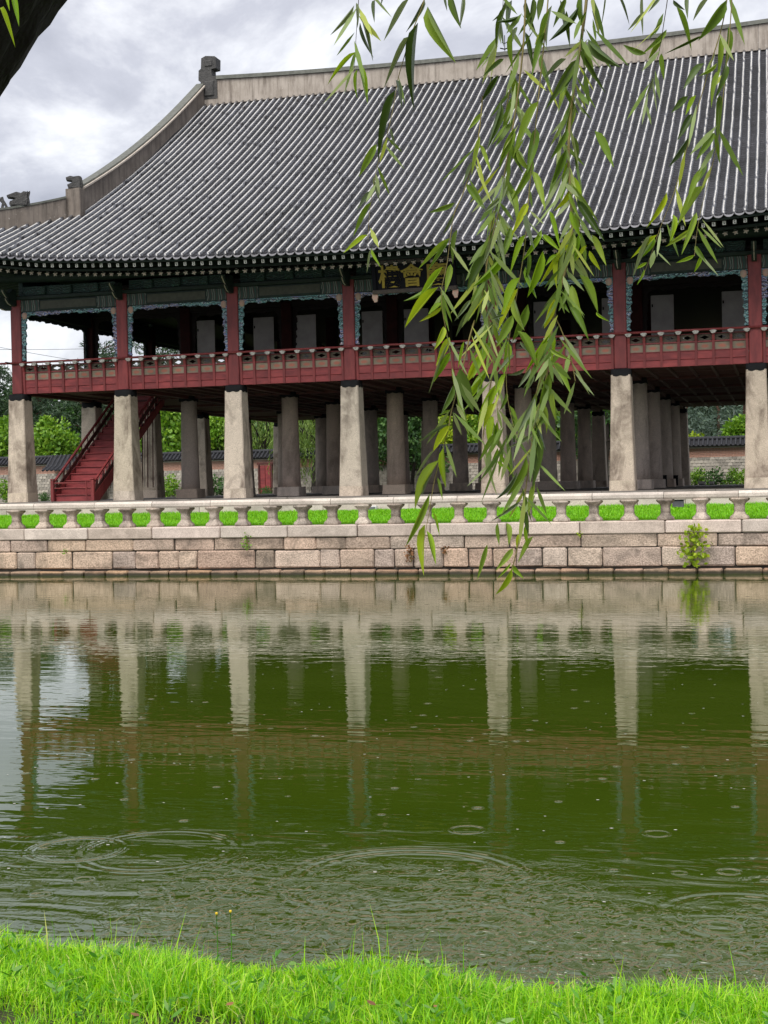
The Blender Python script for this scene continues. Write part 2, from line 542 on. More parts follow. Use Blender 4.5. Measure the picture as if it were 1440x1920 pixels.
def M_panel():
    """beige board with a faded orange lotus in the middle"""
    m, n, l, b = base_mat('painted_rail_panel')
    t = n.new('ShaderNodeTexCoord')
    s = n.new('ShaderNodeSeparateXYZ'); l.new(t.outputs['Generated'], s.inputs[0])
    ex = mth(n, l, 'MULTIPLY', mth(n, l, 'SUBTRACT', s.outputs[0], 0.5), 2.7)
    ez = mth(n, l, 'MULTIPLY', mth(n, l, 'SUBTRACT', s.outputs[2], 0.48), 2.9)
    d = mth(n, l, 'SQRT', mth(n, l, 'ADD', mth(n, l, 'MULTIPLY', ex, ex), mth(n, l, 'MULTIPLY', ez, ez)))
    nv = noise(n, l, coords(n, l), 9, 4, 0.7)
    d = mth(n, l, 'ADD', d, mth(n, l, 'MULTIPLY', nv, 0.6))
    base = ramp(n, l, noise(n, l, coords(n, l), 3, 4), [(0.3, (0.15, 0.12, 0.085)), (0.7, (0.26, 0.215, 0.16))])
    f = ramp(n, l, mth(n, l, 'MULTIPLY', d, 0.6), [(0.42, (0.8, 0.8, 0.8)), (0.72, (0, 0, 0))])
    fin = mix(n, l, f, base, (0.36, 0.10, 0.065))
    l.new(value_shift(n, l, fin, 0.15), b.inputs['Base Color'])
    b.inputs['Roughness'].default_value = 0.7
    return m


MAT['panel'] = M_panel()


def M_leaf(name, stops, trans=0.35, rough=0.45, spec=0.4, obj_rnd=False):
    m, n, l, b = base_mat(name)
    g = n.new('ShaderNodeNewGeometry')
    if obj_rnd:
        oi = n.new('ShaderNodeObjectInfo'); fac = oi.outputs['Random']
    else:
        fac = g.outputs['Random Per Island']
    col = ramp(n, l, fac, stops)
    l.new(col, b.inputs['Base Color'])
    b.inputs['Roughness'].default_value = rough
    b.inputs['Specular IOR Level'].default_value = spec
    tr = n.new('ShaderNodeBsdfTranslucent')
    tcol = mix(n, l, 1.0, col, (1.2, 1.15, 0.5), 'MULTIPLY')
    l.new(tcol, tr.inputs['Color'])
    ms = n.new('ShaderNodeMixShader'); ms.inputs[0].default_value = trans
    l.new(b.outputs[0], ms.inputs[1]); l.new(tr.outputs[0], ms.inputs[2])
    l.new(ms.outputs[0], n['Material Output'].inputs['Surface'])
    return m


MAT['grass'] = M_leaf('grass_blade', [(0.0, (0.10, 0.32, 0.006)), (0.4, (0.25, 0.62, 0.008)), (0.88, (0.50, 0.82, 0.02)), (1.0, (0.66, 0.64, 0.24))], 0.35)
MAT['lawn'] = M_leaf('lawn_blade', [(0.0, (0.15, 0.47, 0.006)), (0.5, (0.22, 0.60, 0.008)), (1.0, (0.33, 0.68, 0.02))], 0.3)
MAT['weed'] = M_leaf('weed_leaf', [(0.0, (0.06, 0.22, 0.02)), (0.6, (0.12, 0.34, 0.03)), (1.0, (0.25, 0.42, 0.12))], 0.3)
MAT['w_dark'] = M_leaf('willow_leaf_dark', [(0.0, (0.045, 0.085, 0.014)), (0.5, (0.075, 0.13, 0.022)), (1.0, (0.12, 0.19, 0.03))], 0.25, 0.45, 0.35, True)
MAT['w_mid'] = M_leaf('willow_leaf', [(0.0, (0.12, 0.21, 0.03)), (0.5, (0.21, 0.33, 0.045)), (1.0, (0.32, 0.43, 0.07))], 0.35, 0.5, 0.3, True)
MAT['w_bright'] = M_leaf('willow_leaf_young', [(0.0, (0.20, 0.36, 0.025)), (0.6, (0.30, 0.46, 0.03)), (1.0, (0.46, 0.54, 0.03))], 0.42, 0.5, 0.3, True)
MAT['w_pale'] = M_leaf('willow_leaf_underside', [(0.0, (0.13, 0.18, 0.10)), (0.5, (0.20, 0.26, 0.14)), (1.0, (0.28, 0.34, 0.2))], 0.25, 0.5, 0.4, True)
MAT['w_small'] = M_leaf('small_willow_leaf', [(0.0, (0.09, 0.16, 0.03)), (0.4, (0.20, 0.31, 0.05)), (0.7, (0.30, 0.37, 0.18)), (1.0, (0.46, 0.54, 0.06))], 0.35)
MAT['t_maple'] = M_leaf('maple_foliage', [(0.0, (0.09, 0.21, 0.02)), (0.5, (0.16, 0.33, 0.03)), (1.0, (0.28, 0.45, 0.05))], 0.3)
MAT['t_yellow'] = M_leaf('yellow_green_foliage', [(0.0, (0.18, 0.29, 0.015)), (0.5, (0.30, 0.43, 0.02)), (1.0, (0.44, 0.53, 0.035))], 0.3)
MAT['t_dark'] = M_leaf('dark_foliage', [(0.0, (0.03, 0.08, 0.022)), (0.6, (0.055, 0.135, 0.035)), (1.0, (0.10, 0.20, 0.05))], 0.2)
MAT['t_pine'] = M_leaf('pine_needles', [(0.0, (0.025, 0.055, 0.03)), (0.6, (0.045, 0.09, 0.042)), (1.0, (0.075, 0.12, 0.06))], 0.12)
MAT['t_far'] = M_leaf('far_conifer_needles', [(0.0, (0.06, 0.095, 0.075)), (0.6, (0.085, 0.135, 0.10)), (1.0, (0.125, 0.18, 0.125))], 0.12)
MAT['t_willow'] = M_leaf('far_willow_foliage', [(0.0, (0.10, 0.18, 0.035)), (0.6, (0.16, 0.26, 0.05)), (1.0, (0.25, 0.35, 0.08))], 0.3)
MAT['bark'] = M_simple('bark', (0.045, 0.036, 0.028), (0.018, 0.014, 0.011), 7, 0.9, 1.0, 12, (1, 1, 0.3), bdist=0.04)
MAT['willow_bark'] = M_simple('shaded_wet_willow_bark', (0.016, 0.013, 0.010), (0.006, 0.005, 0.004), 7, 0.85, 1.0, 12, (1, 1, 0.3), bdist=0.04, spec=0.25)  # wet bark, darkened further to paint in its backlit shade
MAT['pine_bark'] = M_simple('pine_bark', (0.11, 0.055, 0.035), (0.05, 0.03, 0.022), 5, 0.9, 0.8, 10, (1, 1, 0.4), bdist=0.04)
MAT['twig'] = M_simple('willow_twig', (0.26, 0.22, 0.06), (0.15, 0.12, 0.04), 8, 0.6)
MAT['twig_dark'] = M_simple('willow_twig_dark', (0.06, 0.05, 0.035), (0.03, 0.025, 0.02), 8, 0.7)
MAT['soil'] = M_simple('soil', (0.07, 0.075, 0.03), (0.03, 0.024, 0.014), 9, 0.95, 0.9, 25, bdist=0.03)
MAT['turf_soil'] = M_simple('turf_soil', (0.05, 0.12, 0.012), (0.03, 0.07, 0.01), 3, 0.95)
MAT['ground'] = M_simple('garden_ground', (0.10, 0.13, 0.04), (0.07, 0.07, 0.035), 0.4, 0.95)
MAT['hill'] = M_simple('wooded_hill_cover', (0.05, 0.085, 0.05), (0.02, 0.042, 0.028), 0.25, 0.95, 1.0, 0.5, bdist=2.0)


def M_sago():
    m, n, l, b = base_mat('courtyard_wall_block')
    g = n.new('ShaderNodeNewGeometry')
    col = ramp(n, l, g.outputs['Random Per Island'], [(0.0, (0.27, 0.245, 0.215)), (0.5, (0.40, 0.365, 0.32)), (1.0, (0.54, 0.49, 0.43))])
    l.new(col, b.inputs['Base Color']); b.inputs['Roughness'].default_value = 0.85
    return m


MAT['sago'] = M_sago()
MAT['redbrick'] = M_simple('red_brick_band', (0.60, 0.34, 0.26), (0.44, 0.24, 0.18), 20, 0.85)
MAT['limejoint'] = M_simple('lime_joint', (0.74, 0.71, 0.66), (0.62, 0.59, 0.55), 4, 0.9)


# drop rings on the pond: (x, y, outer radius, wavelength, strength)
RINGS = [(-5.36, 9.97, 0.42, 0.075, 0.7), (-4.72, 10.05, 0.70, 0.10, 0.4), (-2.6, 9.62, 0.98, 0.12, 0.6), (-0.42, 9.02, 0.17, 0.085, 2.2),
         (-0.30, 9.25, 0.60, 0.13, 0.5), (-2.07, 9.97, 0.10, 0.05, 1.6), (-0.41, 10.3, 0.09, 0.05, 1.6), (-2.5, 11.14, 0.16, 0.06, 1.0),
         (-2.1, 8.55, 0.75, 0.11, 0.5), (-4.9, 9.2, 0.08, 0.04, 1.4), (-4.3, 9.0, 0.07, 0.04, 1.4), (-5.0, 8.8, 0.06, 0.035, 1.2), (-0.75, 10.2, 0.06, 0.04, 1.3),
         (-1.0, 11.3, 0.12, 0.05, 0.8)]


def M_water():
    m, n, l, b = base_mat('pond_water')
    t = n.new('ShaderNodeTexCoord')
    P = t.outputs['Object']
    s = n.new('ShaderNodeSeparateXYZ'); l.new(P, s.inputs[0])

    def mapped(sc):
        q = n.new('ShaderNodeMapping'); q.inputs['Scale'].default_value = sc
        l.new(P, q.inputs['Vector']); return q.outputs[0]
    murk = ramp(n, l, noise(n, l, mapped((0.12, 0.2, 1)), 1.0, 4), [(0.35, (0.034, 0.060, 0.003)), (0.7, (0.048, 0.078, 0.006))])
    l.new(murk, b.inputs['Base Color'])
    b.inputs['Roughness'].default_value = 0.02
    b.inputs['IOR'].default_value = 1.85
    # calm far ripples, a wind-ruffled band near the bank
    far = mth(n, l, 'MULTIPLY', noise(n, l, mapped((0.7, 2.2, 1)), 1.4, 2, 0.45), 0.0038)
    mid = mth(n, l, 'MULTIPLY', noise(n, l, mapped((1.6, 3.2, 1)), 3.4, 1, 0.4), 0.0009)
    edge = mth(n, l, 'ADD', s.outputs[1], mth(n, l, 'MULTIPLY_ADD', noise(n, l, mapped((0.8, 0.8, 1)), 0.9, 3), 2.2, -1.1))
    edge = mth(n, l, 'ADD', edge, mth(n, l, 'MULTIPLY', mth(n, l, 'ADD', s.outputs[0], 2.0), 0.18))
    mr = n.new('ShaderNodeMapRange'); mr.interpolation_type = 'SMOOTHSTEP'
    l.new(edge, mr.inputs[0])
    mr.inputs[1].default_value = 8.3; mr.inputs[2].default_value = 10.4; mr.inputs[3].default_value = 1.0; mr.inputs[4].default_value = 0.0
    def crest(v, a, b_):
        q = n.new('ShaderNodeMapRange'); q.interpolation_type = 'SMOOTHSTEP'
        l.new(v, q.inputs[0]); q.inputs[1].default_value = a; q.inputs[2].default_value = b_
        return q.outputs[0]
    fine = crest(noise(n, l, mapped((1.0, 0.8, 1)), 13.0, 2, 0.5, 0.8), 0.50, 0.72)
    fine2 = crest(noise(n, l, mapped((1.2, 0.8, 1)), 6.5, 1, 0.5, 1.8), 0.50, 0.66)
    nearm = n.new('ShaderNodeMapRange'); nearm.interpolation_type = 'SMOOTHSTEP'
    l.new(s.outputs[1], nearm.inputs[0])
    nearm.inputs[1].default_value = 9.2; nearm.inputs[2].default_value = 12.5; nearm.inputs[3].default_value = 1.0; nearm.inputs[4].default_value = 0.0
    lsw = n.new('ShaderNodeMapRange'); lsw.interpolation_type = 'SMOOTHSTEP'
    l.new(s.outputs[0], lsw.inputs[0])
    lsw.inputs[1].default_value = -4.4; lsw.inputs[2].default_value = -3.2; lsw.inputs[3].default_value = 0.6; lsw.inputs[4].default_value = 1.0
    swell = mth(n, l, 'MULTIPLY', mth(n, l, 'MULTIPLY', noise(n, l, mapped((0.8, 2.4, 1)), 1.7, 2, 0.5, 0.6), 0.015), mth(n, l, 'MULTIPLY', nearm.outputs[0], lsw.outputs[0]))
    lft = n.new('ShaderNodeMapRange'); lft.interpolation_type = 'SMOOTHSTEP'
    l.new(mth(n, l, 'ADD', s.outputs[0], mth(n, l, 'MULTIPLY', noise(n, l, mapped((1, 1, 1)), 1.3, 3), 0.8)), lft.inputs[0])
    lft.inputs[1].default_value = -4.1; lft.inputs[2].default_value = -3.3; lft.inputs[3].default_value = 0.05; lft.inputs[4].default_value = 1.0
    rgt = n.new('ShaderNodeMapRange'); rgt.interpolation_type = 'SMOOTHSTEP'
    l.new(s.outputs[0], rgt.inputs[0])
    rgt.inputs[1].default_value = -3.0; rgt.inputs[2].default_value = -1.2; rgt.inputs[3].default_value = 1.0; rgt.inputs[4].default_value = 2.4
    ruff = mth(n, l, 'ADD', mth(n, l, 'MULTIPLY', fine, 0.0035), mth(n, l, 'MULTIPLY', fine2, 0.0075))
    h = mth(n, l, 'ADD', mth(n, l, 'ADD', mth(n, l, 'ADD', far, swell), mid), mth(n, l, 'MULTIPLY', mth(n, l, 'MULTIPLY', ruff, mth(n, l, 'MULTIPLY', lft.outputs[0], rgt.outputs[0])), mr.outputs[0]))
    for (cx, cy, rad, wl, st) in RINGS:
        v = n.new('ShaderNodeVectorMath'); v.operation = 'DISTANCE'
        l.new(P, v.inputs[0]); v.inputs[1].default_value = (cx, cy, 0)
        d = v.outputs['Value']
        sn = mth(n, l, 'SINE', mth(n, l, 'MULTIPLY', d, 2 * math.pi / wl))
        win = n.new('ShaderNodeMapRange'); win.interpolation_type = 'SMOOTHSTEP'
        l.new(mth(n, l, 'ABSOLUTE', mth(n, l, 'SUBTRACT', d, rad * 0.84)), win.inputs[0])
        win.inputs[1].default_value = 0.02 * rad; win.inputs[2].default_value = max(0.2 * rad, 0.6 * wl)
        win.inputs[3].default_value = 1.0; win.inputs[4].default_value = 0.0
        h = mth(n, l, 'ADD', h, mth(n, l, 'MULTIPLY', mth(n, l, 'MULTIPLY', sn, win.outputs[0]), 0.0034 * st * wl / 0.1))
    # scattered single drops
    vo = n.new('ShaderNodeTexVoronoi'); vo.inputs['Scale'].default_value = 1.25; vo.voronoi_dimensions = '2D'
    l.new(P, vo.inputs['Vector'])
    sn = mth(n, l, 'SINE', mth(n, l, 'MULTIPLY', vo.outputs['Distance'], 80.0))
    sel = n.new('ShaderNodeSeparateColor'); l.new(vo.outputs['Color'], sel.inputs[0])
    rad = mth(n, l, 'MULTIPLY_ADD', sel.outputs[1], 0.05, 0.03)
    inside = mth(n, l, 'MULTIPLY', mth(n, l, 'LESS_THAN', vo.outputs['Distance'], rad), mth(n, l, 'GREATER_THAN', sel.outputs[0], 0.45))
    h = mth(n, l, 'ADD', h, mth(n, l, 'MULTIPLY', mth(n, l, 'MULTIPLY', sn, inside), 0.0022))
    bump(n, l, b, h, 1.0, 1.0)
    return m


MAT['water'] = M_water()

# ================================================================== SETTING
LAWN_Z0, LAWN_Z1 = 1.60, 1.97
WALL_Y = 42.6

# pond
WZ = 0.06
pv = np.array([(-140, 3.5, 0), (120, 3.5, 0), (120, 97.8, 0), (-140, 97.8, 0)], float)
put('pond_water', mk('pond_water', pv, [(0, 1, 2, 3)], MAT['water']), None, T(0, 0, WZ), kind='structure', label='green murky pond water with rain rings and reflections')

# garden ground beyond the pond and round it, out to the horizon
gv = []; gf = []
for (x0, x1, y0, y1) in ((-900, 900, 97.5, 1200), (-900, -139, -60, 97.5), (119, 900, -60, 97.5)):
    k = len(gv)
    gv += [(x0, y0, 1.9), (x1, y0, 1.9), (x1, y1, 1.9), (x0, y1, 1.9)]
    gf.append((k, k + 1, k + 2, k + 3))
k = len(gv)
gv += [(-139, 97.5, -0.5), (119, 97.5, -0.5)]
gf.append((k, k + 1, 1, 0))
put('garden_ground', mk('garden_ground', gv, gf, MAT['ground']), kind='structure', label='garden ground beyond the pond')

# near bank: level turf that rolls off into the water
def bank_edge(x):
    return 4.47 + 0.03 * x + 0.05 * np.sin(x * 1.7) + 0.03 * np.sin(x * 4.1 + 1)
bx = np.linspace(-14, 12, 131)
prof = [(-40, 0.0), (1.5, 0.0), (3.4, 0.0), (3.7, 0.0), (3.95, -0.01), (4.1, -0.02)]
rows = []
for (py, pz) in prof:
    rows.append(np.stack([bx, np.full_like(bx, py), 1.25 + pz + 0.012 * np.sin(bx * 5 + py * 7)], 1))
for (off, pz) in ((0.0, -0.03), (0.12, -0.10), (0.22, -0.3), (0.35, -0.8), (0.5, -1.5)):
    rows.append(np.stack([bx, bank_edge(bx) + off, 1.25 + pz + 0.012 * np.sin(bx * 5 + off * 30)], 1))
V = np.concatenate(rows); nb = len(bx)
F = [(i * nb + j, i * nb + j + 1, (i + 1) * nb + j + 1, (i + 1) * nb + j) for i in range(len(rows) - 1) for j in range(nb - 1)]
put('bank_ground', mk('bank_ground', V, F, MAT['soil'], True), kind='structure', label='soil of the near bank')


def blades(P, h, wdt, lean, tilt_seed=0):
    """one curved three-triangle blade per point"""
    n = len(P)
    a = rng.uniform(0, 2 * np.pi, n)
    d = np.stack([np.cos(a), np.sin(a), np.zeros(n)], 1)
    sd_ = np.stack([-np.sin(a), np.cos(a), np.zeros(n)], 1)
    tw = rng.uniform(-0.8, 0.8, n)[:, None]
    sd_ = sd_ * np.cos(tw) + d * np.sin(tw)
    ln = (lean * rng.uniform(0.2, 1.3, n))[:, None]
    up = np.array([0, 0, 1.0])
    h_ = h[:, None]; w_ = wdt[:, None] / 2
    b0 = P - sd_ * w_; b1 = P + sd_ * w_
    mid = P + up * h_ * 0.55 + d * h_ * ln * 0.3
    m0 = mid - sd_ * w_ * 0.8; m1 = mid + sd_ * w_ * 0.8
    tip = P + up * h_ * (1 - 0.35 * ln ** 2).clip(0.25) + d * h_ * ln
    V = np.stack([b0, b1, m0, m1, tip], 1).reshape(-1, 3)
    i = np.arange(n)[:, None] * 5
    F = np.concatenate([i + [0, 1, 3], i + [0, 3, 2], i + [2, 3, 4]], 1).reshape(-1, 3)
    return V, F


# grass on the near bank
n = 110000
gx = rng.uniform(-5.2, 3.0, n)
gy = 3.15 + (bank_edge(gx) + 0.13 - 3.15) * rng.uniform(0, 1, n) ** 0.75
patch = np.sin(gx * 3.1 + 1) * np.sin(gy * 9 + gx * 2) + 0.6 * np.sin(gx * 7.7 + gy * 4)
thin = (gy < 3.86 + 0.05 * np.sin(gx * 6) - 0.05 * gx) & (rng.uniform(0, 1, n) < 0.35 + 0.4 * (np.sin(gx * 4.3 + 2) > 0.1))
bare = ((gx + 2.45) ** 2 / 0.05 + (gy - 3.75) ** 2 / 0.018) < 1
keep = ~thin & ~(bare & (rng.uniform(0, 1, n) < 0.9))
gx, gy, patch = gx[keep], gy[keep], patch[keep]
gz = 1.25 - 0.02 * (gy > 4.0) - np.clip(gy - bank_edge(gx), 0, 1) * 0.7
hh = (0.076 + 0.026 * patch) * rng.uniform(0.6, 1.5, len(gx)) * (1 + 0.0 * gx)
tall = rng.uniform(0, 1, len(gx)) > 0.992
hh = np.where(tall, hh * 1.9, hh).clip(0.03)
V, F = blades(np.stack([gx, gy, gz], 1), hh, rng.uniform(0.0024, 0.0058, len(gx)), np.where(tall, 0.35, 0.95))
put('bank_grass', mk('bank_grass', V, F, MAT['grass'], True), kind='stuff', label='bright green grass along the near bank')

# broad-leaved weeds mixed into the grass
def leaf_quads(C, D, ln, wd, nrm=None):
    """pointed six-sided leaves with base C and direction D"""
    n = len(C)
    D = D / (np.linalg.norm(D, axis=1)[:, None] + 1e-9)
    rnd = rng.normal(size=(n, 3)) if nrm is None else nrm
    S = np.cross(D, rnd); S /= np.linalg.norm(S, axis=1)[:, None] + 1e-9
    ln = ln[:, None]; wd = wd[:, None] / 2
    V = np.stack([C, C + D * ln * 0.35 + S * wd, C + D * ln * 0.7 + S * wd * 0.8, C + D * ln, C + D * ln * 0.7 - S * wd * 0.8, C + D * ln * 0.35 - S * wd], 1).reshape(-1, 3)
    i = np.arange(n)[:, None] * 6
    F = np.concatenate([i + [0, 1, 2, 3], i + [0, 3, 4, 5]], 1).reshape(-1, 4)
    return V, F


cs = []; ds = []; ls = []; ws = []
for q in range(380):
    x = rng.uniform(-4.5, 2.5); y = rng.uniform(3.6, 4.36)
    for j in range(rng.integers(4, 9)):
        a = rng.uniform(0, 6.28)
        cs.append((x, y, 1.25 + rng.uniform(0.02, 0.085))); ds.append((math.cos(a), math.sin(a), rng.uniform(0.2, 1.0)))
        k_ = rng.uniform(0.5, 1.0); ls.append(k_ * rng.uniform(0.03, 0.07)); ws.append(k_ * rng.uniform(0.008, 0.018))
V, F = leaf_quads(np.array(cs), np.array(ds), np.array(ls), np.array(ws))
put('bank_weeds', mk('bank_weeds', V, F, MAT['weed'], True), kind='stuff', label='small broad leaved weeds among the bank grass')

# a few dead leaves on the bank
lv, lf = leaf_quads(np.zeros((1, 3)), np.array([[1.0, 0, 0.15]]), np.array([0.038]), np.array([0.016]), np.array([[0, 0.2, 1.0]]))
lmesh = mk('fallen_leaf', lv, lf, MAT['litter'])
for (px, py, t_) in ((262, 1905, 'curled brown dead leaf at the bottom edge of the bank grass'), (424, 1885, 'small orange dead leaf lying in the grass near the bare patch'),
                     (705, 1885, 'pinkish dead leaf in the bank grass right of the middle'), (1038, 1845, 'dead leaf near the water side of the bank grass'), (820, 1888, 'russet leaf lying under the weeds in the bank grass')):
    d = -AZ + AX * ((px - 720) / FPX) + AY * ((960 - py) / FPX)
    p = CAM + d * ((1.33 - CAM.z) / d.z)
    put('fallen_leaf', lmesh, None, T(*p) @ Euler((rng.uniform(-.5, .5), rng.uniform(-.4, .4), rng.uniform(0, 6))).to_matrix().to_4x4(), t_, 'leaf', 'dead leaves on the near bank')

# flowering weeds with small yellow heads
def flower_weed(px, py, ptop, label):
    b = at(px, py, 4.3); b.z = 1.22
    top = at(px + 4, ptop, 4.3)
    r = root('flowering_weed', b, label, 'weed', 'yellow flowering weeds on the bank')
    mid = (np.array(b) + np.array(top)) / 2 + np.array([0.006, 0, 0])
    add('stem', tube([b, mid, top], [0.0022, 0.0018, 0.0014], 5), MAT['weed'], r, True)
    V, F = lathe([(0.001, -0.005), (0.004, -0.003), (0.005, 0.002), (0.0035, 0.004), (0.001, 0.005)], 8)
    add('flower_head', (V + np.array(top), F), MAT['yellow'], r, True)
    cs = np.array([list(np.array(b) * (1 - t) + np.array(top) * t) for t in (0.2, 0.4, 0.55, 0.7)])
    V, F = leaf_quads(cs, rng.normal(size=(4, 3)) + [0, 0, 0.8], np.full(4, 0.022), np.full(4, 0.006))
    add('stem_leaves', (V, [tuple(f) for f in F.tolist()]), MAT['weed'], r, kind='stuff')


flower_weed(402, 1758, 1713, 'thin weed with a yellow flower head, left one of the pair at the bank edge')
flower_weed(428, 1756, 1709, 'thin weed with a yellow flower head, right one of the pair')
#flower_weed(1215, 1815, 1795, 'low weed with one yellow flower at the right end of the bank')

# ------------------------------------------------------------------ island: lawn and retaining wall
IX0, IX1 = -41.0, 14.6
IY1 = 94.8
lw = np.array([(IX0 + 0.4, 43.1, LAWN_Z0 - 0.02), (IX1 - 0.4, 43.1, LAWN_Z0 - 0.02), (IX1 - 0.4, 51.2, LAWN_Z1), (IX0 + 0.4, 51.2, LAWN_Z1), (IX1 - 0.4, IY1 - .4, LAWN_Z0), (IX0 + 0.4, IY1 - .4, LAWN_Z0)])
put('lawn_ground', mk('lawn_ground', lw, [(0, 1, 2, 3), (3, 2, 4, 5)], MAT['turf_soil']), kind='structure', label='lawn on the terrace')
n = 150000
lx = rng.uniform(-34, 6, n); ly = 43.25 + 7.3 * rng.uniform(0, 1, n) ** 1.15
lz = LAWN_Z0 + (LAWN_Z1 - LAWN_Z0) * (ly - 43.1) / 8.1 - 0.01
lp = np.sin(lx * 1.3) * np.sin(ly * 2.1 + lx) + 0.5 * np.sin(lx * 4.2 + ly)
V, F = blades(np.stack([lx, ly, lz], 1), (0.085 + 0.02 * lp) * rng.uniform(0.6, 1.4, n), rng.uniform(0.010, 0.022, n), np.full(n, 0.6))
put('lawn_grass', mk('lawn_grass', V, F, MAT['lawn'], True), kind='stuff', label='vivid green lawn behind the stone balustrade')

tw = root('retaining_wall', (-13.2, WALL_Y, 0), 'granite block retaining wall rising from the pond below the balustrade', 'wall')
add('wall_core', box(IX0, IX1, WALL_Y + 0.07, WALL_Y + 0.75, -0.8, 1.58), MAT['mortar'], tw)
for nm, bb in (('west', (IX0, IX0 + 0.8, WALL_Y + 0.76, IY1)), ('east', (IX1 - 0.8, IX1, WALL_Y + 0.76, IY1)), ('back', (IX0 + .81, IX1 - .81, IY1 - 0.8, IY1))):
    add('side_wall', box(bb[0], bb[1], bb[2], bb[3], -0.8, 1.6), MAT['wallstone'], tw)


def extend(xs, lo, hi, step, r):
    xs = list(xs)
    while xs[0] > lo: xs.insert(0, xs[0] - step * r.uniform(0.75, 1.25))
    while xs[-1] < hi: xs.append(xs[-1] + step * r.uniform(0.75, 1.25))
    return xs


JC = [-24.57, -22.21, -19.9, -17.5, -15.19, -12.88, -10.52, -8.14, -5.9, -3.38, -1.17]
J1 = [-25.12, -23.74, -22.32, -20.6, -19.13, -17.75, -15.36, -14.26, -13.27, -11.83, -9.46, -8.05, -5.87, -3.61, -1.87]
J2 = [-24.9, -24.21, -22.83, -21.36, -20.52, -19.68, -18.98, -18.34, -16.33, -15.66, -14.14, -13.48, -12.34, -11.69, -11.07, -10.13, -9.34, -8.57, -7.85, -7.06, -6.29, -5.24, -3.5, -2.62, -1.37]
J3 = [-25.09, -23.99, -23.12, -22.35, -21.55, -20.76, -19.97, -19.31, -18.67, -17.81, -16.93, -16.16, -15.42, -14.63, -13.95, -13.12, -12.28, -11.59, -10.92, -9.94, -9.22, -8.48, -7.87, -7.28, -6.49, -5.67, -4.89, -4.04, -3.29, -2.46, -1.71, -0.61]
JR = [-22.03, -19.95, -17.88, -15.85, -13.79, -11.73, -9.69, -7.62, -5.53, -3.41, -1.26]
for (js, step, z0, z1, y0, y1, g, bev, mat, name, jit) in (
        (JC, 2.35, 1.255, 1.63, WALL_Y - 0.05, WALL_Y + 0.75, 0.012, 0.03, 'capstone', 'cap_stone', 0.003),
        (J1, 1.7, 0.865, 1.245, WALL_Y + 0.0, WALL_Y + 0.3, 0.014, 0.035, 'wallstone', 'wall_stone', 0.008),
        (J2, 0.95, 0.285, 0.845, WALL_Y - 0.02, WALL_Y + 0.3, 0.016, 0.04, 'wallstone', 'wall_stone', 0.009),
        (J3, 0.8, -0.3, 0.215, WALL_Y - 0.16, WALL_Y + 0.3, 0.012, 0.045, 'wetstone', 'foundation_stone', 0.012)):
    xs = extend(js, -34.5, 6.0, step, random)
    for a, b_ in zip(xs[:-1], xs[1:]):
        dy_ = rng.uniform(-0.02, 0.02)
        zt = rng.normal(0, 0.006) if name != 'cap_stone' else 0
        add(name, cbox(a + g, b_ - g, y0 + dy_, y1, z0, z1 + zt, bev, jit), MAT[mat], tw)

# balustrade
bl = root('stone_balustrade', (-13.2, 42.95, 1.63), 'low granite balustrade of carved lotus balusters along the pond terrace', 'balustrade')


def bal_mod(a, r, z):
    c, s = abs(math.cos(a)), abs(math.sin(a))
    sq = 1.0 / (c ** 5 + s ** 5) ** 0.2
    pet = 1 + 0.05 * math.cos(8 * a) * (1 if (z < 0.25 or z > 0.42) else 0)
    return r * (0.45 + 0.55 * sq) * pet * 1.0


BP = [(0.25, 0.0), (0.262, 0.03), (0.26, 0.07), (0.23, 0.11), (0.18, 0.155), (0.155, 0.21), (0.140, 0.23), (0.150, 0.25), (0.152, 0.36), (0.142, 0.385), (0.150, 0.43), (0.17, 0.475), (0.21, 0.525), (0.255, 0.56), (0.275, 0.59), (0.275, 0.61), (0.26, 0.63)]
bv, bf = lathe(BP, 32, bal_mod)
# carved V petals on the four faces of the upper and lower bell
def vcut(V):
    V = V.copy()
    for i, (x, y, z) in enumerate(V):
        a = math.atan2(y, x); r = math.hypot(x, y)
        aa = ((a + math.pi / 4) % (math.pi / 2)) - math.pi / 4
        if 0.44 < z < 0.60:
            k = abs(abs(aa) * 0.35 - (0.60 - z) * 0.9 * -1 - 0.10)
            r -= 0.016 * math.exp(-((abs(aa) - (z - 0.44) * 3.4) / 0.16) ** 2)
        if 0.02 < z < 0.2:
            r -= 0.016 * math.exp(-((abs(aa) - (0.2 - z) * 3.0) / 0.16) ** 2)
        V[i] = (r * math.cos(a), r * math.sin(a), z)
    return V
bal_mesh = mk('baluster', vcut(bv), bf, MAT['baluster'], True)
BX = [-25.06, -24.01, -22.98, -21.95, -20.94, -19.93, -18.85, -17.84, -16.85, -15.82, -14.8, -13.8, -12.78, -11.71, -10.72, -9.68, -8.65, -7.54, -6.5, -5.51, -4.45, -3.38, -2.34, -1.24]
bxs = list(BX)
while bxs[0] > -34: bxs.insert(0, bxs[0] - 1.03)
while bxs[-1] < 6: bxs.append(bxs[-1] + 1.05)
for x in bxs:
    put('baluster', bal_mesh, bl, T(x, 42.95, 1.63) @ Matrix.Rotation(rng.normal(0, 0.06), 4, 'Z') @ Matrix.Diagonal((rng.uniform(0.95, 1.05), 1, rng.uniform(0.985, 1.0), 1)))
xs = extend(JR, -34.5, 6.0, 2.06, random)
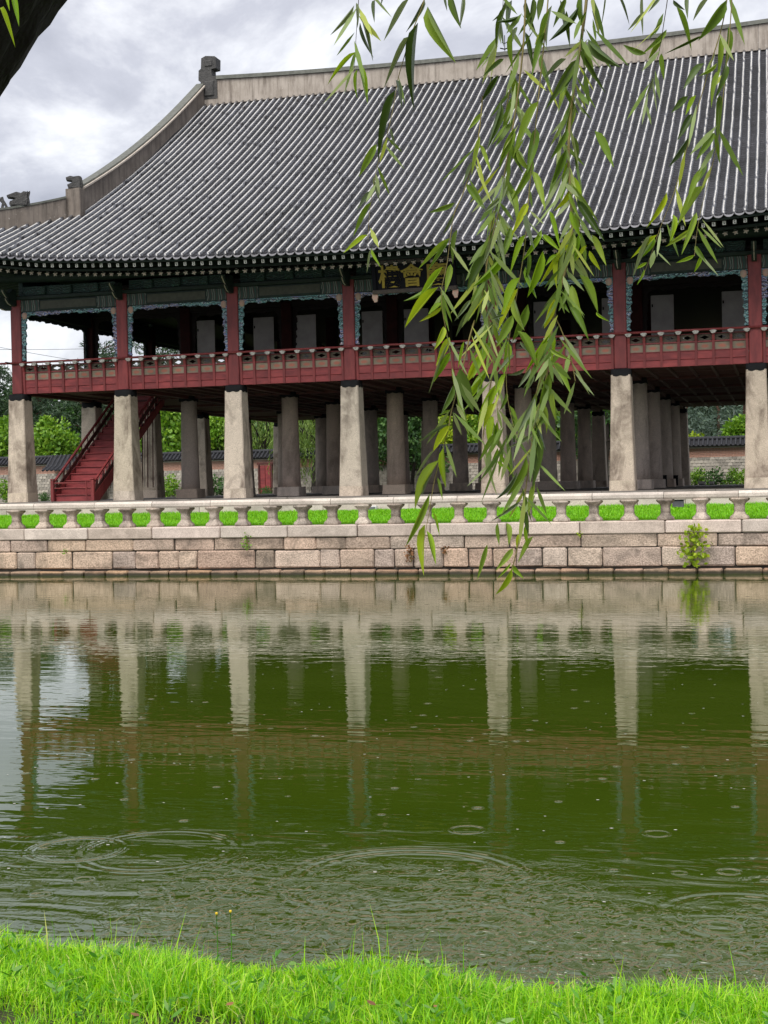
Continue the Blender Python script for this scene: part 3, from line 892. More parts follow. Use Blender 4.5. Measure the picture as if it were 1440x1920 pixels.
for a, b_ in zip(xs[:-1], xs[1:]):
    # octagonal rail stone
    pr = [(-0.20, 0.0), (0.20, 0.0), (0.23, 0.05), (0.23, 0.14), (0.15, 0.215), (-0.15, 0.215), (-0.23, 0.14), (-0.23, 0.05)]
    n8 = len(pr)
    V = np.array([(a + 0.008, 42.95 + y, 2.262 + z) for y, z in pr] + [(b_ - 0.008, 42.95 + y, 2.262 + z) for y, z in pr])
    V[:, 2] += rng.normal(0, 0.004)
    F = [tuple(range(n8))[::-1], tuple(range(n8, 2 * n8))] + [(i, (i + 1) % n8, (i + 1) % n8 + n8, i + n8) for i in range(n8)]
    add('rail_stone', (V, F), MAT['rail'], bl)

# ------------------------------------------------------------------ pavilion
BAY, CB, DB = 4.8023, 5.588, 6.344
COLX = [-30.46]
for i in range(7):
    COLX.append(COLX[-1] + (CB if i == 3 else BAY))
ROWY = [52.75 + DB * k for k in range(6)]
XC = (COLX[0] + COLX[-1]) / 2
FLOOR = 2.46
pav = root('pavilion', (XC, (ROWY[0] + ROWY[-1]) / 2, FLOOR), 'large two storey timber pavilion with grey tiled roof on granite pillars', 'pavilion')

# platform
PX0, PX1, PY0, PY1 = COLX[0] - 1.75, COLX[-1] + 1.75, 51.15, ROWY[-1] + 1.5
add('platform', box(PX0 + 0.3, PX1 - 0.3, PY0 + 0.3, PY1, 1.7, FLOOR - 0.01), MAT['floorstone'], pav)
xx = np.linspace(PX0, PX1, 20)
for a, b_ in zip(xx[:-1], xx[1:]):
    add('edge_stone', cbox(a + 0.006, b_ - 0.006, PY0, PY0 + 0.7, 2.14, FLOOR, 0.02, 0.002), MAT['floorstone'], pav)
    add('edge_stone', cbox(a + 0.006, b_ - 0.006, PY0 + 0.03, PY0 + 0.7, 1.8, 2.13, 0.02, 0.002), MAT['floorstone'], pav)
kb = root('stone_kerb', (XC, 50.65, 1.95), 'low pale stone kerb between the lawn and the pavilion platform', 'kerb')
xx = np.linspace(PX0 - 1, PX1 + 1, 25)
for a, b_ in zip(xx[:-1], xx[1:]):
    add('kerb_stone', cbox(a + 0.008, b_ - 0.008, 50.45, 50.8, 1.8, 2.17, 0.02, 0.003), MAT['rail'], kb)

# pillars
STOP = 6.71
def square_pillar():
    b, t, h = 0.455, 0.355, STOP - FLOOR - 0.36
    return cbox(-1, 1, -1, 1, 0, 1, 0.12)
def tapered(b, t, z0, z1, ch=0.07, nseg=6):
    """square shaft with chamfered corners, narrowing upwards with a slight curve"""
    V = []; prof8 = lambda s: [(s - ch, -s), (s, -s + ch), (s, s - ch), (s - ch, s), (-s + ch, s), (-s, s - ch), (-s, -s + ch), (-s + ch, -s)]
    for i in range(nseg + 1):
        f = i / nseg
        s = b + (t - b) * (1 - (1 - f) ** 1.25)
        V += [(x, y, z0 + (z1 - z0) * f) for x, y in prof8(s)]
    F = [(i * 8 + j, i * 8 + (j + 1) % 8, (i + 1) * 8 + (j + 1) % 8, (i + 1) * 8 + j) for i in range(nseg) for j in range(8)]
    F += [tuple(range(8))[::-1], tuple(nseg * 8 + j for j in range(8))]
    return np.array(V), F


sq_mesh = mk('stone_pillar', *tapered(0.455, 0.355, 0.0, STOP - FLOOR - 0.38, 0.035), MAT['granite'])
sq_base = mk('pillar_base', *tapered(0.475, 0.465, 0.0, 0.378, 0.06, 1), MAT['granite'])
rd_mesh = mk('stone_pillar', *lathe([(0.42, 0.0), (0.405, 0.6), (0.39, 1.5), (0.37, 2.6), (0.35, STOP - FLOOR - 0.25)], 20), MAT['granite_in'], True)
rd_base = mk('pillar_base', *tapered(0.52, 0.50, 0.0, 0.398, 0.04, 1), MAT['granite_in'])


def collar_mesh(s, zt):
    """dark band with a scalloped lower edge"""
    n = 40; V = []
    for i in range(n):
        a = 2 * math.pi * i / n
        c_, s_ = math.cos(a), math.sin(a)
        k = s / max(abs(c_), abs(s_)) if False else s / (abs(c_) ** 8 + abs(s_) ** 8) ** 0.125
        wv = 0.02 * math.cos(8 * a)
        V += [(k * c_, k * s_, -0.045 + wv), (k * c_ * 0.985, k * s_ * 0.985, zt)]
    F = [(2 * i, 2 * ((i + 1) % n), 2 * ((i + 1) % n) + 1, 2 * i + 1) for i in range(n)]
    F.append(tuple(2 * i + 1 for i in range(n)))
    return np.array(V), F


col_sq = mk('iron_collar', *collar_mesh(0.366, 0.22), MAT['black'], True)
col_rd = mk('iron_collar', *collar_mesh(0.362, 0.24), MAT['black'], True)
post_mesh = mk('wooden_post', *cbox(-0.235, 0.235, -0.235, 0.235, 0, 4.05, 0.03), MAT['red'])
MAT['post_shaded'] = M_simple('shaded_red_post', (0.045, 0.010, 0.009), (0.022, 0.007, 0.006), 3, 0.8, spec=0.2)  # red post paint darkened to bake in shade behind the front row
shaded_post_mesh = mk('wooden_post', *cbox(-0.24, 0.24, -0.24, 0.24, 0, 4.05, 0.03), MAT['post_shaded'])
for j, y in enumerate(ROWY):
    for i, x in enumerate(COLX):
        outer = i in (0, 7) or j in (0, 5)
        if outer:
            p = put('stone_pillar', sq_mesh, pav, T(x, y, FLOOR + 0.38))
            put('pillar_base', sq_base, p, T(x, y, FLOOR))
            put('iron_collar', col_sq, p, T(x, y, STOP))
        else:
            p = put('stone_pillar', rd_mesh, pav, T(x, y, FLOOR + 0.4))
            put('pillar_base', rd_base, p, T(x, y, FLOOR))
            put('iron_collar', col_rd, p, T(x, y, STOP + 0.12))
        put('wooden_post', post_mesh if j == 0 else shaded_post_mesh, pav, T(x, y, 6.93))

# upper floor with the stair opening
SX0, SX1, SY0, SY1 = -28.85, -26.9, 55.6, 58.75
FZ0, FZ1 = 7.06, 7.36
x0, x1, y0, y1 = COLX[0] - 0.1, COLX[-1] + 0.1, ROWY[0] - 0.1, ROWY[-1] + 0.1
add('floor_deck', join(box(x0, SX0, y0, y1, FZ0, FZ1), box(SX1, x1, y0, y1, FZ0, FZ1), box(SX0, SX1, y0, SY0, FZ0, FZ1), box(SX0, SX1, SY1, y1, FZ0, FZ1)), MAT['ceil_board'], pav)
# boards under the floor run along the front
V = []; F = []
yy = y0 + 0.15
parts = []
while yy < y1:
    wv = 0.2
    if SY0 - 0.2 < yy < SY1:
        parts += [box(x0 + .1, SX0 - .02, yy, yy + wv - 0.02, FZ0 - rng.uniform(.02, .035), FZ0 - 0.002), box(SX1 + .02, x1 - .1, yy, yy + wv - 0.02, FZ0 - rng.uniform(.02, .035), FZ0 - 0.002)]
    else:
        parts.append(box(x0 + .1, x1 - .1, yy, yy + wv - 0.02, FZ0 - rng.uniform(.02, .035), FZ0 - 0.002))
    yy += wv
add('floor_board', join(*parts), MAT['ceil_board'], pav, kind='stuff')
for i in range(7):
    nb_ = 7 if i == 3 else 6
    for k in range(1, nb_):
        x = COLX[i] + (COLX[i + 1] - COLX[i]) * k / nb_
        if SX0 - 0.1 < x < SX1 + 0.1: continue
        add('floor_joist', box(x - 0.05, x + 0.05, y0 + 0.3, y1 - 0.3, FZ0 - 0.11, FZ0 - 0.036), MAT['beam_edge'], pav)
for x in COLX:
    add('floor_beam', box(x - 0.17, x + 0.17, y0 + 0.45, y1 - 0.45, FZ0 - 0.16, FZ0 - 0.003), MAT['red_dark'], pav)
for y in ROWY[1:-1]:
    for i in range(7):
        add('floor_beam', box(COLX[i] + 0.19, COLX[i + 1] - 0.19, y - 0.15, y + 0.15, FZ0 - 0.14, FZ0 - 0.004), MAT['red_dark'], pav)

# ---- railings, bay by bay (local x along the bay, +y into the building, z up)
_v, _f = slab([(-0.075, 0.0), (0.02, 0.0), (0.02, 1.20), (-0.20, 1.24), (-0.17, 1.08), (-0.12, 0.9), (-0.10, 0.55)], 0.095)
RPOST = mk('rail_upright', np.stack([-_v[:, 1], _v[:, 0], _v[:, 2]], 1), _f, MAT['red'])


MAT['lotus'] = M_simple('faded_lotus_paint', (0.50, 0.49, 0.46), (0.22, 0.20, 0.18), 14, 0.7)
def lotus_mesh():
    pts = []
    for i in range(13):
        a = math.pi * i / 12
        r = 0.115 * (1 + 0.12 * math.cos(6 * a))
        pts.append((r * math.cos(a) * 0.95, -0.0 + 0.085 * (1 - math.sin(a) * 1.15) * 1.0))
    top = [(-0.10, 0.10), (-0.04, 0.115), (0.04, 0.115), (0.10, 0.10)]
    return slab(top + [(p[0], p[1]) for p in pts], 0.09)


LOTUS = mk('lotus_bracket', *lotus_mesh(), MAT['lotus'])
LOTUS_STEM = None


def cutout(wd, z0, z1, hw, hh):
    """board with an oval cloud-shaped hole"""
    n = 24; V = []; F = []
    for y in (-0.03, 0.0):
        for k in range(n):
            a = 2 * math.pi * k / n
            c, s = math.cos(a), math.sin(a)
            m_ = max(abs(c) / (wd / 2), abs(s) / ((z1 - z0) / 2))
            V.append((c / m_, y, (z0 + z1) / 2 + s / m_))
        for k in range(n):
            a = 2 * math.pi * k / n
            q = 1 + 0.18 * math.cos(4 * a)
            V.append((hw * q * math.cos(a), y, (z0 + z1) / 2 + hh * q * math.sin(a)))
    for k in range(n):
        m_ = (k + 1) % n
        F.append((k, n + k, n + m_, m_)[::-1])
        F.append((2 * n + k, 3 * n + k, 3 * n + m_, 2 * n + m_))
        F.append((n + k, 3 * n + k, 3 * n + m_, n + m_)[::-1])
    return np.array(V), F


_rail_cache = {}


def rail_pieces(Lb, npan):
    key = (round(Lb, 2), npan)
    if key in _rail_cache: return _rail_cache[key]
    wp = Lb / npan - 0.075
    d = dict(
        lower=mk('lower_board', *cbox(-wp / 2, wp / 2, -0.05, 0.0, 0.0, 0.245, 0.012), MAT['red_board']),
        upper=mk('upper_board', *cbox(-wp / 2, wp / 2, -0.055, 0.0, 0.255, 0.535, 0.012), MAT['red_board']),
        panel=mk('painted_panel', *box(-wp / 2, wp / 2, -0.03, 0.0, 0.575, 0.845), MAT['panel']),
        cut=mk('cutout_panel', *cutout(wp, 0.905, 1.135, wp * 0.25, 0.058), MAT['cream_dark']),
        hand=mk('handrail', *tube([(-0.2, -0.20, 1.285), (Lb + 0.2, -0.20, 1.285)], 0.045, 10), MAT['red'], True),
        mid1=mk('rail_band', *cbox(0.0, Lb, -0.065, 0.0, 0.537, 0.573, 0.006), MAT['red']),
        mid2=mk('rail_band', *cbox(0.0, Lb, -0.065, 0.0, 0.847, 0.903, 0.006), MAT['red']),
        mid3=mk('rail_band', *cbox(0.0, Lb, -0.06, 0.0, 1.137, 1.175, 0.006), MAT['red']))
    _rail_cache[key] = d
    return d


MAT['cream_dark'] = M_simple('grey_green_cutout_board', (0.085, 0.065, 0.045), (0.045, 0.034, 0.025), 7, 0.75, rnd=0.15)


def railing(x, y, Lb, npan, ang=0.0):
    """one bay of parapet from (x, y) along direction ang, outside on the right-hand side"""
    M = T(x, y, 6.93) @ Matrix.Rotation(ang, 4, 'Z')
    p = rail_pieces(Lb, npan)
    r = put('railing', p['hand'], pav, M)
    for k in ('mid1', 'mid2', 'mid3'): put('rail_band', p[k], r, M)
    st = Lb / npan
    for i in range(npan):
        Mi = M @ T(st * (i + 0.5), 0, 0)
        put('lower_board', p['lower'], r, Mi @ T(0, rng.uniform(-0.008, 0.008), 0))
        put('upper_board', p['upper'], r, Mi @ T(0, rng.uniform(-0.008, 0.008), 0))
        put('painted_panel', p['panel'], r, Mi)
        put('cutout_panel', p['cut'], r, Mi)
    for i in range(npan + 1):
        xo = min(max(st * i, 0.06), Lb - 0.06)
        put('rail_upright', RPOST, r, M @ T(xo, 0, 0))
        put('lotus_bracket', LOTUS, r, M @ T(xo, -0.21, 1.15))


RY = ROWY[0] - 0.09
for i in range(7):
    railing(COLX[i] + 0.24, RY, COLX[i + 1] - COLX[i] - 0.48, 8 if i == 3 else 7)
for j in range(5):
    railing(COLX[0] - 0.09, ROWY[j + 1] - 0.24, DB - 0.48, 9, -math.pi / 2)
    railing(COLX[-1] + 0.09, ROWY[j] + 0.24, DB - 0.48, 9, math.pi / 2)
# handrail runs on past the posts
add('handrail', tube([(COLX[0] - 0.75, RY - 0.20, 8.2145), (COLX[-1] + 0.75, RY - 0.20, 8.2145)], 0.045, 10), MAT['red'], pav, True)
add('handrail', tube([(COLX[0] - 0.29, RY - 0.5, 8.2145), (COLX[0] - 0.29, ROWY[-1] + 0.5, 8.2145)], 0.045, 10), MAT['red'], pav, True)

# ---- carved fringes under the lintels
_fr = {}


def fringe_mesh(Lb, mat='fringe'):
    k = (round(Lb, 2), mat)
    if k in _fr: return _fr[k]
    n = 96
    t = np.linspace(0, 1, n + 1)
    x = t * Lb
    e_ = np.minimum(x, Lb - x)
    low = -(0.13 + 0.075 * np.exp(-(e_ / 0.5) ** 2) + 0.03 * np.sin(e_ * 9.0) + 0.018 * np.sin(e_ * 23 + 1) + 0.05 * np.exp(-((e_ - 1.1) / 0.25) ** 2))
    V = []; F = []
    for y in (-0.04, 0.04):
        for i in range(n + 1): V += [(x[i], y, 0.0), (x[i], y, low[i])]
    m = 2 * (n + 1)
    for i in range(n):
        a = 2 * i
        F.append((a, a + 1, a + 3, a + 2)); F.append((m + a, m + a + 2, m + a + 3, m + a + 1))
        F.append((a + 1, m + a + 1, m + a + 3, a + 3))
    ns = 44
    z = np.linspace(-0.16, -1.98, ns + 1)
    q = np.linspace(0, 1, ns + 1)
    wd = 0.235 - 0.11 * q + 0.028 * np.sin(q * 33) + 0.014 * np.sin(q * 71 + 1)
    for side in (0, 1):
        b0 = len(V)
        for y in (-0.038, 0.038):
            for i in range(ns + 1):
                xo = 0.0 if side == 0 else Lb
                xi = wd[i] if side == 0 else Lb - wd[i]
                V += [(xo, y, z[i]), (xi, y, z[i])]
        m2 = 2 * (ns + 1)
        for i in range(ns):
            a = b0 + 2 * i
            f = [(a, a + 2, a + 3, a + 1), (m2 + a, m2 + a + 1, m2 + a + 3, m2 + a + 2), (a + 1, a + 3, m2 + a + 3, m2 + a + 1)]
            if side: f = [g[::-1] for g in f]
            F += f
    _fr[k] = mk('carved_fringe', V, F, MAT[mat])
    return _fr[k]


KNOT = mk('lotus_knot', *lathe([(0.02, -0.15), (0.09, -0.12), (0.13, -0.04), (0.12, 0.06), (0.07, 0.10), (0.02, 0.12)], 12), MAT['pink'], True)


def fringe(x, y, Lb, ang=0.0, zt=10.30, mat='fringe'):
    M = T(x, y, zt) @ Matrix.Rotation(ang, 4, 'Z')
    f = put('carved_fringe', fringe_mesh(Lb, mat), pav, M)
    if mat != 'fringe': return
    for xo in (0.15, Lb - 0.15):
        put('lotus_knot', KNOT, f, M @ T(xo, -0.02, -0.13) @ Matrix.Diagonal((1, 0.55, 1.1, 1)))


FY = ROWY[0] - 0.12
for i in range(7): fringe(COLX[i] + 0.235, FY, COLX[i + 1] - COLX[i] - 0.47)
for j in range(5):
    fringe(COLX[0] - 0.05, ROWY[j + 1] - 0.235, DB - 0.47, -math.pi / 2, 10.30, 'fringe_shaded')
    fringe(COLX[-1] + 0.05, ROWY[j] + 0.235, DB - 0.47, math.pi / 2, 10.30, 'fringe_shaded')
for i in range(7): fringe(COLX[i] + 0.235, ROWY[-1], COLX[i + 1] - COLX[i] - 0.47, 0, 10.30, 'fringe_shaded')
for i in range(7): fringe(COLX[i] + 0.235, ROWY[1], COLX[i + 1] - COLX[i] - 0.47, 0, 10.75, 'dark_wood')  # inner fringes take the dark wood colour, painting in the interior shade
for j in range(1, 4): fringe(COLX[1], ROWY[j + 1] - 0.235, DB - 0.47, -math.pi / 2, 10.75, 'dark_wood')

# ---- lintels, plates, brackets
for i in range(7):
    a, b_ = COLX[i] + 0.236, COLX[i + 1] - 0.236
    yy = ROWY[0]
    q = a + 0.85; r_ = b_ - 0.85
    lt = add('lintel', cbox(a, b_, yy - 0.19, yy + 0.2, 10.303, 10.80, 0.03), MAT['green'], pav)
    add('painted_end', box(a + 0.02, q, yy - 0.205, yy - 0.192, 10.33, 10.78), MAT['lintel_end'], lt)
    add('painted_end', box(r_, b_ - 0.02, yy - 0.205, yy - 0.192, 10.33, 10.78), MAT['lintel_end'], lt)
    add('painted_field', box(q + 0.06, r_ - 0.06, yy - 0.203, yy - 0.192, 10.40, 10.72), MAT['olive'], lt)
    add('scroll_board', cbox(COLX[i] + 0.3, COLX[i + 1] - 0.3, yy - 0.12, yy + 0.05, 10.97, 11.36, 0.02), MAT['scroll'], pav)
    # block brackets with curling white-edged tongues
    nt = 4 if i == 3 else 3
    for k in range(1, nt + 1):
        x = COLX[i] + (COLX[i + 1] - COLX[i]) * k / (nt + 1)
        add('bracket_block', cbox(x - 0.2, x + 0.2, yy - 0.26, yy - 0.125, 10.975, 11.34, 0.04), MAT['scroll'], pav)
for yy in (ROWY[0], ROWY[-1]):
    add('lintel_plate', cbox(COLX[0] - 0.5, COLX[-1] + 0.5, yy - 0.27, yy + 0.27, 10.805, 10.965, 0.03), MAT['green'], pav)
    add('purlin', tube([(COLX[0] - 2.8, yy, 11.62 + 0.25), (COLX[0] + 3, yy, 11.62 + 0.05), (XC, yy, 11.58), (COLX[-1] - 3, yy, 11.67), (COLX[-1] + 2.8, yy, 11.87)], 0.22, 12), MAT['green'], pav, True)
for xx_ in (COLX[0], COLX[-1]):
    add('lintel_plate', cbox(xx_ - 0.27, xx_ + 0.27, ROWY[0] + 0.275, ROWY[-1] - 0.275, 10.805, 10.965, 0.03), MAT['green'], pav)
    for j in range(5):
        add('lintel', cbox(xx_ - 0.2, xx_ + 0.2, ROWY[j] + 0.236, ROWY[j + 1] - 0.236, 10.303, 10.80, 0.03), MAT['green'], pav)
        add('scroll_board', cbox(xx_ - 0.1, xx_ + 0.1, ROWY[j] + 0.25, ROWY[j + 1] - 0.25, 10.97, 11.9, 0.02), MAT['scroll'], pav)
for i in range(7):
    add('lintel', cbox(COLX[i] + .236, COLX[i + 1] - .236, ROWY[-1] - 0.2, ROWY[-1] + 0.2, 10.303, 10.80, 0.03), MAT['green'], pav)
    add('scroll_board', cbox(COLX[i] + .25, COLX[i + 1] - .25, ROWY[-1] - 0.1, ROWY[-1] + 0.1, 10.97, 11.9, 0.02), MAT['scroll'], pav)
    add('inner_beam', cbox(COLX[i] + .24, COLX[i + 1] - .24, ROWY[1] - 0.2, ROWY[1] + 0.2, 10.752, 11.1, 0.03), MAT['dark_wood'], pav)
for j in range(1, 4):
    add('inner_beam', cbox(COLX[1] - 0.2, COLX[1] + 0.2, ROWY[j] + 0.24, ROWY[j + 1] - 0.24, 10.752, 11.1, 0.03), MAT['dark_wood'], pav)


def tongue_outline():
    # side view of a bracket arm with two curling tongues: x outwards, z up
    return [(0.0, 0.0), (0.45, 0.02), (0.75, 0.10), (0.98, 0.28), (1.03, 0.36), (0.86, 0.30), (0.72, 0.26), (0.80, 0.36), (1.05, 0.48), (1.32, 0.70), (1.36, 0.80), (1.16, 0.72), (0.95, 0.66), (0.7, 0.70), (0.4, 0.95), (0.0, 0.95)]


tv, tf = slab(tongue_outline(), 0.2)
tv = np.stack([tv[:, 1] * 0.9, -tv[:, 0] * 0.72, tv[:, 2] * 0.72], 1)
ARM = mk('bracket_arm', tv, [f[::-1] for f in tf], MAT['green'])
te = []
for seg in (((0.45, 0.02), (0.75, 0.10), (0.98, 0.28), (1.03, 0.36)), ((0.80, 0.36), (1.05, 0.48), (1.32, 0.70), (1.36, 0.80))):
    pth = [(0.0, -(a + 0.012) * 0.72, (c - 0.008) * 0.72) for a, c in seg]
    te.append(tube(pth, [0.014, 0.02, 0.02, 0.01], 6))
ev, ef = join(te[0])
EDGE1 = mk('tongue_edge', ev, ef, MAT['cream'], True)
ev, ef = join(te[1])
EDGE2 = mk('tongue_edge', ev, ef, MAT['cream'], True)
for i, x in enumerate(COLX):
    M = T(x, ROWY[0] - 0.25, 10.55)
    a = put('bracket_arm', ARM, pav, M)
    put('tongue_edge', EDGE1, a, M); put('tongue_edge', EDGE2, a, M)
for x, sg in ((COLX[0], 1), (COLX[-1], -1)):
    for ang, yo in ((-sg * math.pi / 2, 0.0), (-sg * math.pi / 4, -0.15)):
        M = T(x - sg * 0.2, ROWY[0] + yo, 10.42) @ Matrix.Rotation(ang, 4, 'Z')
        a = put('bracket_arm', ARM, pav, M)
        put('tongue_edge', EDGE1, a, M); put('tongue_edge', EDGE2, a, M)

# ---- interior: ceiling, door leaves between the inner posts
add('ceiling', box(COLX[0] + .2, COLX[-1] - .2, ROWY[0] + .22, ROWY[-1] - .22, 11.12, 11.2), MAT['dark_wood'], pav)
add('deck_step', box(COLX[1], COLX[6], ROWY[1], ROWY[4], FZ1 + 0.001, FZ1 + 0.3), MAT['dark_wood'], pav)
DOORS = [(-25.17, -24.32), (-22.47, -21.52), (-20.52, -19.56), (-17.46, -16.53), (-15.57, -14.49), (-11.97, -11.0), (-9.95, -9.0), (-7.1, -6.15), (-5.1, -4.18), (-2.27, -1.35), (-0.37, 0.55), (2.5, 3.4)]
DM = {}
for (a, b_) in DOORS:
    dl = add('door_leaf', cbox(a, b_, ROWY[1] - 0.03, ROWY[1] + 0.03, 7.67, 10.38, 0.01), MAT['paper'], pav)
    for zz in (8.35, 9.9):
        add('hinge', cbox(a + 0.03, a + 0.09, ROWY[1] - 0.05, ROWY[1] - 0.032, zz, zz + 0.12, 0.008), MAT['black'], dl)
    V, F = lathe([(0.045, -0.012), (0.055, 0.0), (0.045, 0.012), (0.03, 0.0)], 10)
    V = np.stack([V[:, 0], V[:, 2], V[:, 1]], 1)
    add('pull_ring', (V + np.array([(b_ - 0.08), ROWY[1] - 0.05, 8.62]), F), MAT['black'], dl, True)

# ---- roof
EY = 49.10                      # front eave line
RYR = (ROWY[0] + ROWY[-1]) / 2  # ridge line
EXL, EXR = XC - (COLX[-1] - COLX[0]) / 2 - 3.75, XC + (COLX[-1] - COLX[0]) / 2 + 3.75
GXL = -28.62                    # gable ends of the upper roof
GXR = 2 * XC - GXL
SPAN = RYR - EY


def lift(u):
    u = np.abs(u)
    return 0.0023 * u * u + 0.9 * (np.clip(u - 13.0, 0, None) / 7.7) ** 2


def prof_z(s):
    return 11.42 + 11.35 * (0.86 * s + 0.14 * s * s)


def roof_z(x, y):
    """front slope"""
    s = (np.asarray(y) - EY) / SPAN
    return prof_z(s) + lift(np.asarray(x) - XC) * np.clip(1 - s, 0, 1) ** 2.5


def side_z(d, y):
    """hip slope at distance d from the side eave"""
    s = d / SPAN
    v = (np.asarray(y) - RYR) * 20.7 / (RYR - EY) * 1.0
    return prof_z(s) + lift(v) * np.clip(1 - s, 0, 1) ** 2.5


roof = None
# deck under the tiles: front, back and the two hips
def grid(nx, ny, fn):
    V = []; F = []
    for i in range(nx + 1):
        for j in range(ny + 1): V.append(fn(i / nx, j / ny))
    for i in range(nx):
        for j in range(ny):
            a = i * (ny + 1) + j
            F.append((a, a + ny + 1, a + ny + 2, a + 1))
    return np.array(V, float), F


def front_pt(u, v, back=False, off=-0.06):
    x = EXL + (EXR - EXL) * u
    lim = SPAN
    if x < GXL: lim = max(0.0, x - EXL)
    if x > GXR: lim = max(0.0, EXR - x)
    y = EY + lim * v
    z = float(roof_z(x, y)) + off
    return (x, 2 * RYR - y if back else y, z)


def side_pt(u, v, right=False, off=-0.06):
    d = (GXL - EXL + 0.3) * v
    y0_ = EY + d; y1_ = 2 * RYR - EY - d
    y = y0_ + (y1_ - y0_) * u
    x = EXL + d
    return (2 * XC - x if right else x, y, float(side_z(d, y)) + off)


fv = grid(84, 24, lambda u, v: front_pt(u, v))
bv_ = grid(42, 12, lambda u, v: front_pt(u, v, True))
sv1 = grid(30, 6, lambda u, v: side_pt(u, v))
sv2 = grid(30, 6, lambda u, v: side_pt(u, v, True))
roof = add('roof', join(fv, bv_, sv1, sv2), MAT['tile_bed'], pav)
# gable walls
for gx_ in (GXL - 0.05, GXR + 0.05):
    yb0 = EY + (GXL - EXL); yb1 = 2 * RYR - yb0
    z0_ = float(prof_z((GXL - EXL) / SPAN)) - 0.3
    ys = np.linspace(yb0, yb1, 24)
    zs = np.array([float(roof_z(XC, y if y < RYR else 2 * RYR - y)) for y in ys])
    ol = [(y, z) for y, z in zip(ys, zs)] + [(yb1, z0_), (yb0, z0_)]
    V, F = slab(ol, 0.1)
    V = np.stack([V[:, 1] + gx_, V[:, 0], V[:, 2]], 1)
    add('gable_wall', (V, F), MAT['red_dark'], roof)

ROWP = 0.345
XR = np.arange(EXL + 0.35, EXR - 0.3, ROWP)
TL = 0.36


def row_limit(x):
    if x < GXL - 0.02: return max(0.35, x - EXL - 0.15)
    if x > GXR + 0.02: return max(0.35, EXR - x - 0.15)
    return SPAN - 0.28


na = 6
ang = np.linspace(-0.12, math.pi + 0.12, na)
for x in XR:
    lim = row_limit(x)
    # tile joints along the slope; each tile steps up over the one below it
    nt = max(1, int(round(lim * 1.16 / TL)))
    yy = np.linspace(EY - 0.04, EY + lim, nt + 1)
    wob = rng.normal(0, 0.005, nt) + 0.012 * np.sin(np.linspace(0, 5, nt) + rng.uniform(0, 6))
    V = []
    for k in range(nt):
        for (y, rr) in ((yy[k] + 0.0005, 0.074), (yy[k + 1] - 0.0005, 0.066)):
            z = float(roof_z(x, y)) + 0.035
            for a in ang:
                V.append((x + wob[k] + rr * math.cos(a), y - 0.30 * rr * math.sin(a), z + rr * 0.95 * math.sin(a) - (0.07 if math.sin(a) < 0 else 0)))
    nr = 2 * nt
    F = [(i * na + j, i * na + j + 1, (i + 1) * na + j + 1, (i + 1) * na + j) for i in range(nr - 1) for j in range(na - 1)]
    F.append(tuple(range(na))[::-1]); F.append(tuple((nr - 1) * na + j for j in range(na)))
    add('tile_row', (V, F), MAT['tile'], roof, True)

# pan tiles between the rows: a stepped concave channel
BV = []; BF = []; base_i = 0; LIPS = []
xm = XR[:-1] + ROWP / 2
for x in xm:
    lim = row_limit(x)
    st = 0.26
    nt = max(2, int(lim / st))
    yk = EY - 0.1 + np.arange(nt + 1) * (lim + 0.1) / nt
    y2 = np.stack([yk[:-1], yk[1:]], 1).ravel()
    dz = np.tile([0.042, 0.0], nt)
    us = np.array([-0.12, -0.06, 0.0, 0.06, 0.12]); dip = np.array([0.055, 0.014, 0.0, 0.014, 0.055])
    zc = roof_z(np.full_like(y2, x), y2) + dz - 0.062
    P = np.stack([np.broadcast_to(x + us, (len(y2), 5)), np.broadcast_to(y2[:, None], (len(y2), 5)), zc[:, None] + dip], 2)
    BV.append(P.reshape(-1, 3))
    i = np.arange(len(y2) - 1)[:, None] * 5 + np.arange(4)[None, :] + base_i
    BF.append(np.stack([i, i + 1, i + 6, i + 5], -1).reshape(-1, 4))
    base_i += len(P) * 5
    LIPS.append(np.repeat((np.arange(len(y2) - 1) % 2 == 1), 4))
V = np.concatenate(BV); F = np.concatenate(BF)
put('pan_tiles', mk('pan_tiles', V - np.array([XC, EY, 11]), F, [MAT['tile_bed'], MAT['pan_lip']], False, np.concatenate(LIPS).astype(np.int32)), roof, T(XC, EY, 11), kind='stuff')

# round end tiles and hanging drip tiles along the front eave
ev, ef = lathe([(0.02, 0.0), (0.05, 0.0), (0.055, 0.006), (0.088, 0.006), (0.092, -0.004), (0.092, -0.07)], 16)
ev = np.stack([ev[:, 0], -ev[:, 2], ev[:, 1]], 1)
ENDT = mk('round_end_tile', ev, [f[::-1] for f in ef] + [], MAT['tile_cap'], True)
pts = [(-0.155, 0.0), (-0.15, -0.045), (-0.115, -0.095), (-0.06, -0.128), (0.0, -0.138), (0.06, -0.128), (0.115, -0.095), (0.15, -0.045), (0.155, 0.0), (0.10, -0.035), (0.05, -0.05), (0.0, -0.055), (-0.05, -0.05), (-0.10, -0.035)]
dv, df = slab(pts, 0.03)
DRIP = mk('drip_tile', dv, df, MAT['tile_end'])
for x in XR:
    z = float(roof_z(x, EY - 0.04)) + 0.03
    put('round_end_tile', ENDT, roof, T(x, EY - 0.045, z) @ Matrix.Rotation(R(-14) + rng.normal(0, 0.03), 4, 'X'))
for x in xm:
    z = float(roof_z(x, EY - 0.1)) + 0.005
    put('drip_tile', DRIP, roof, T(x + rng.normal(0, 0.004), EY - 0.105, z) @ Matrix.Rotation(R(-24) + rng.normal(0, 0.05), 4, 'X') @ Matrix.Rotation(rng.normal(0, 0.03), 4, 'Y'))

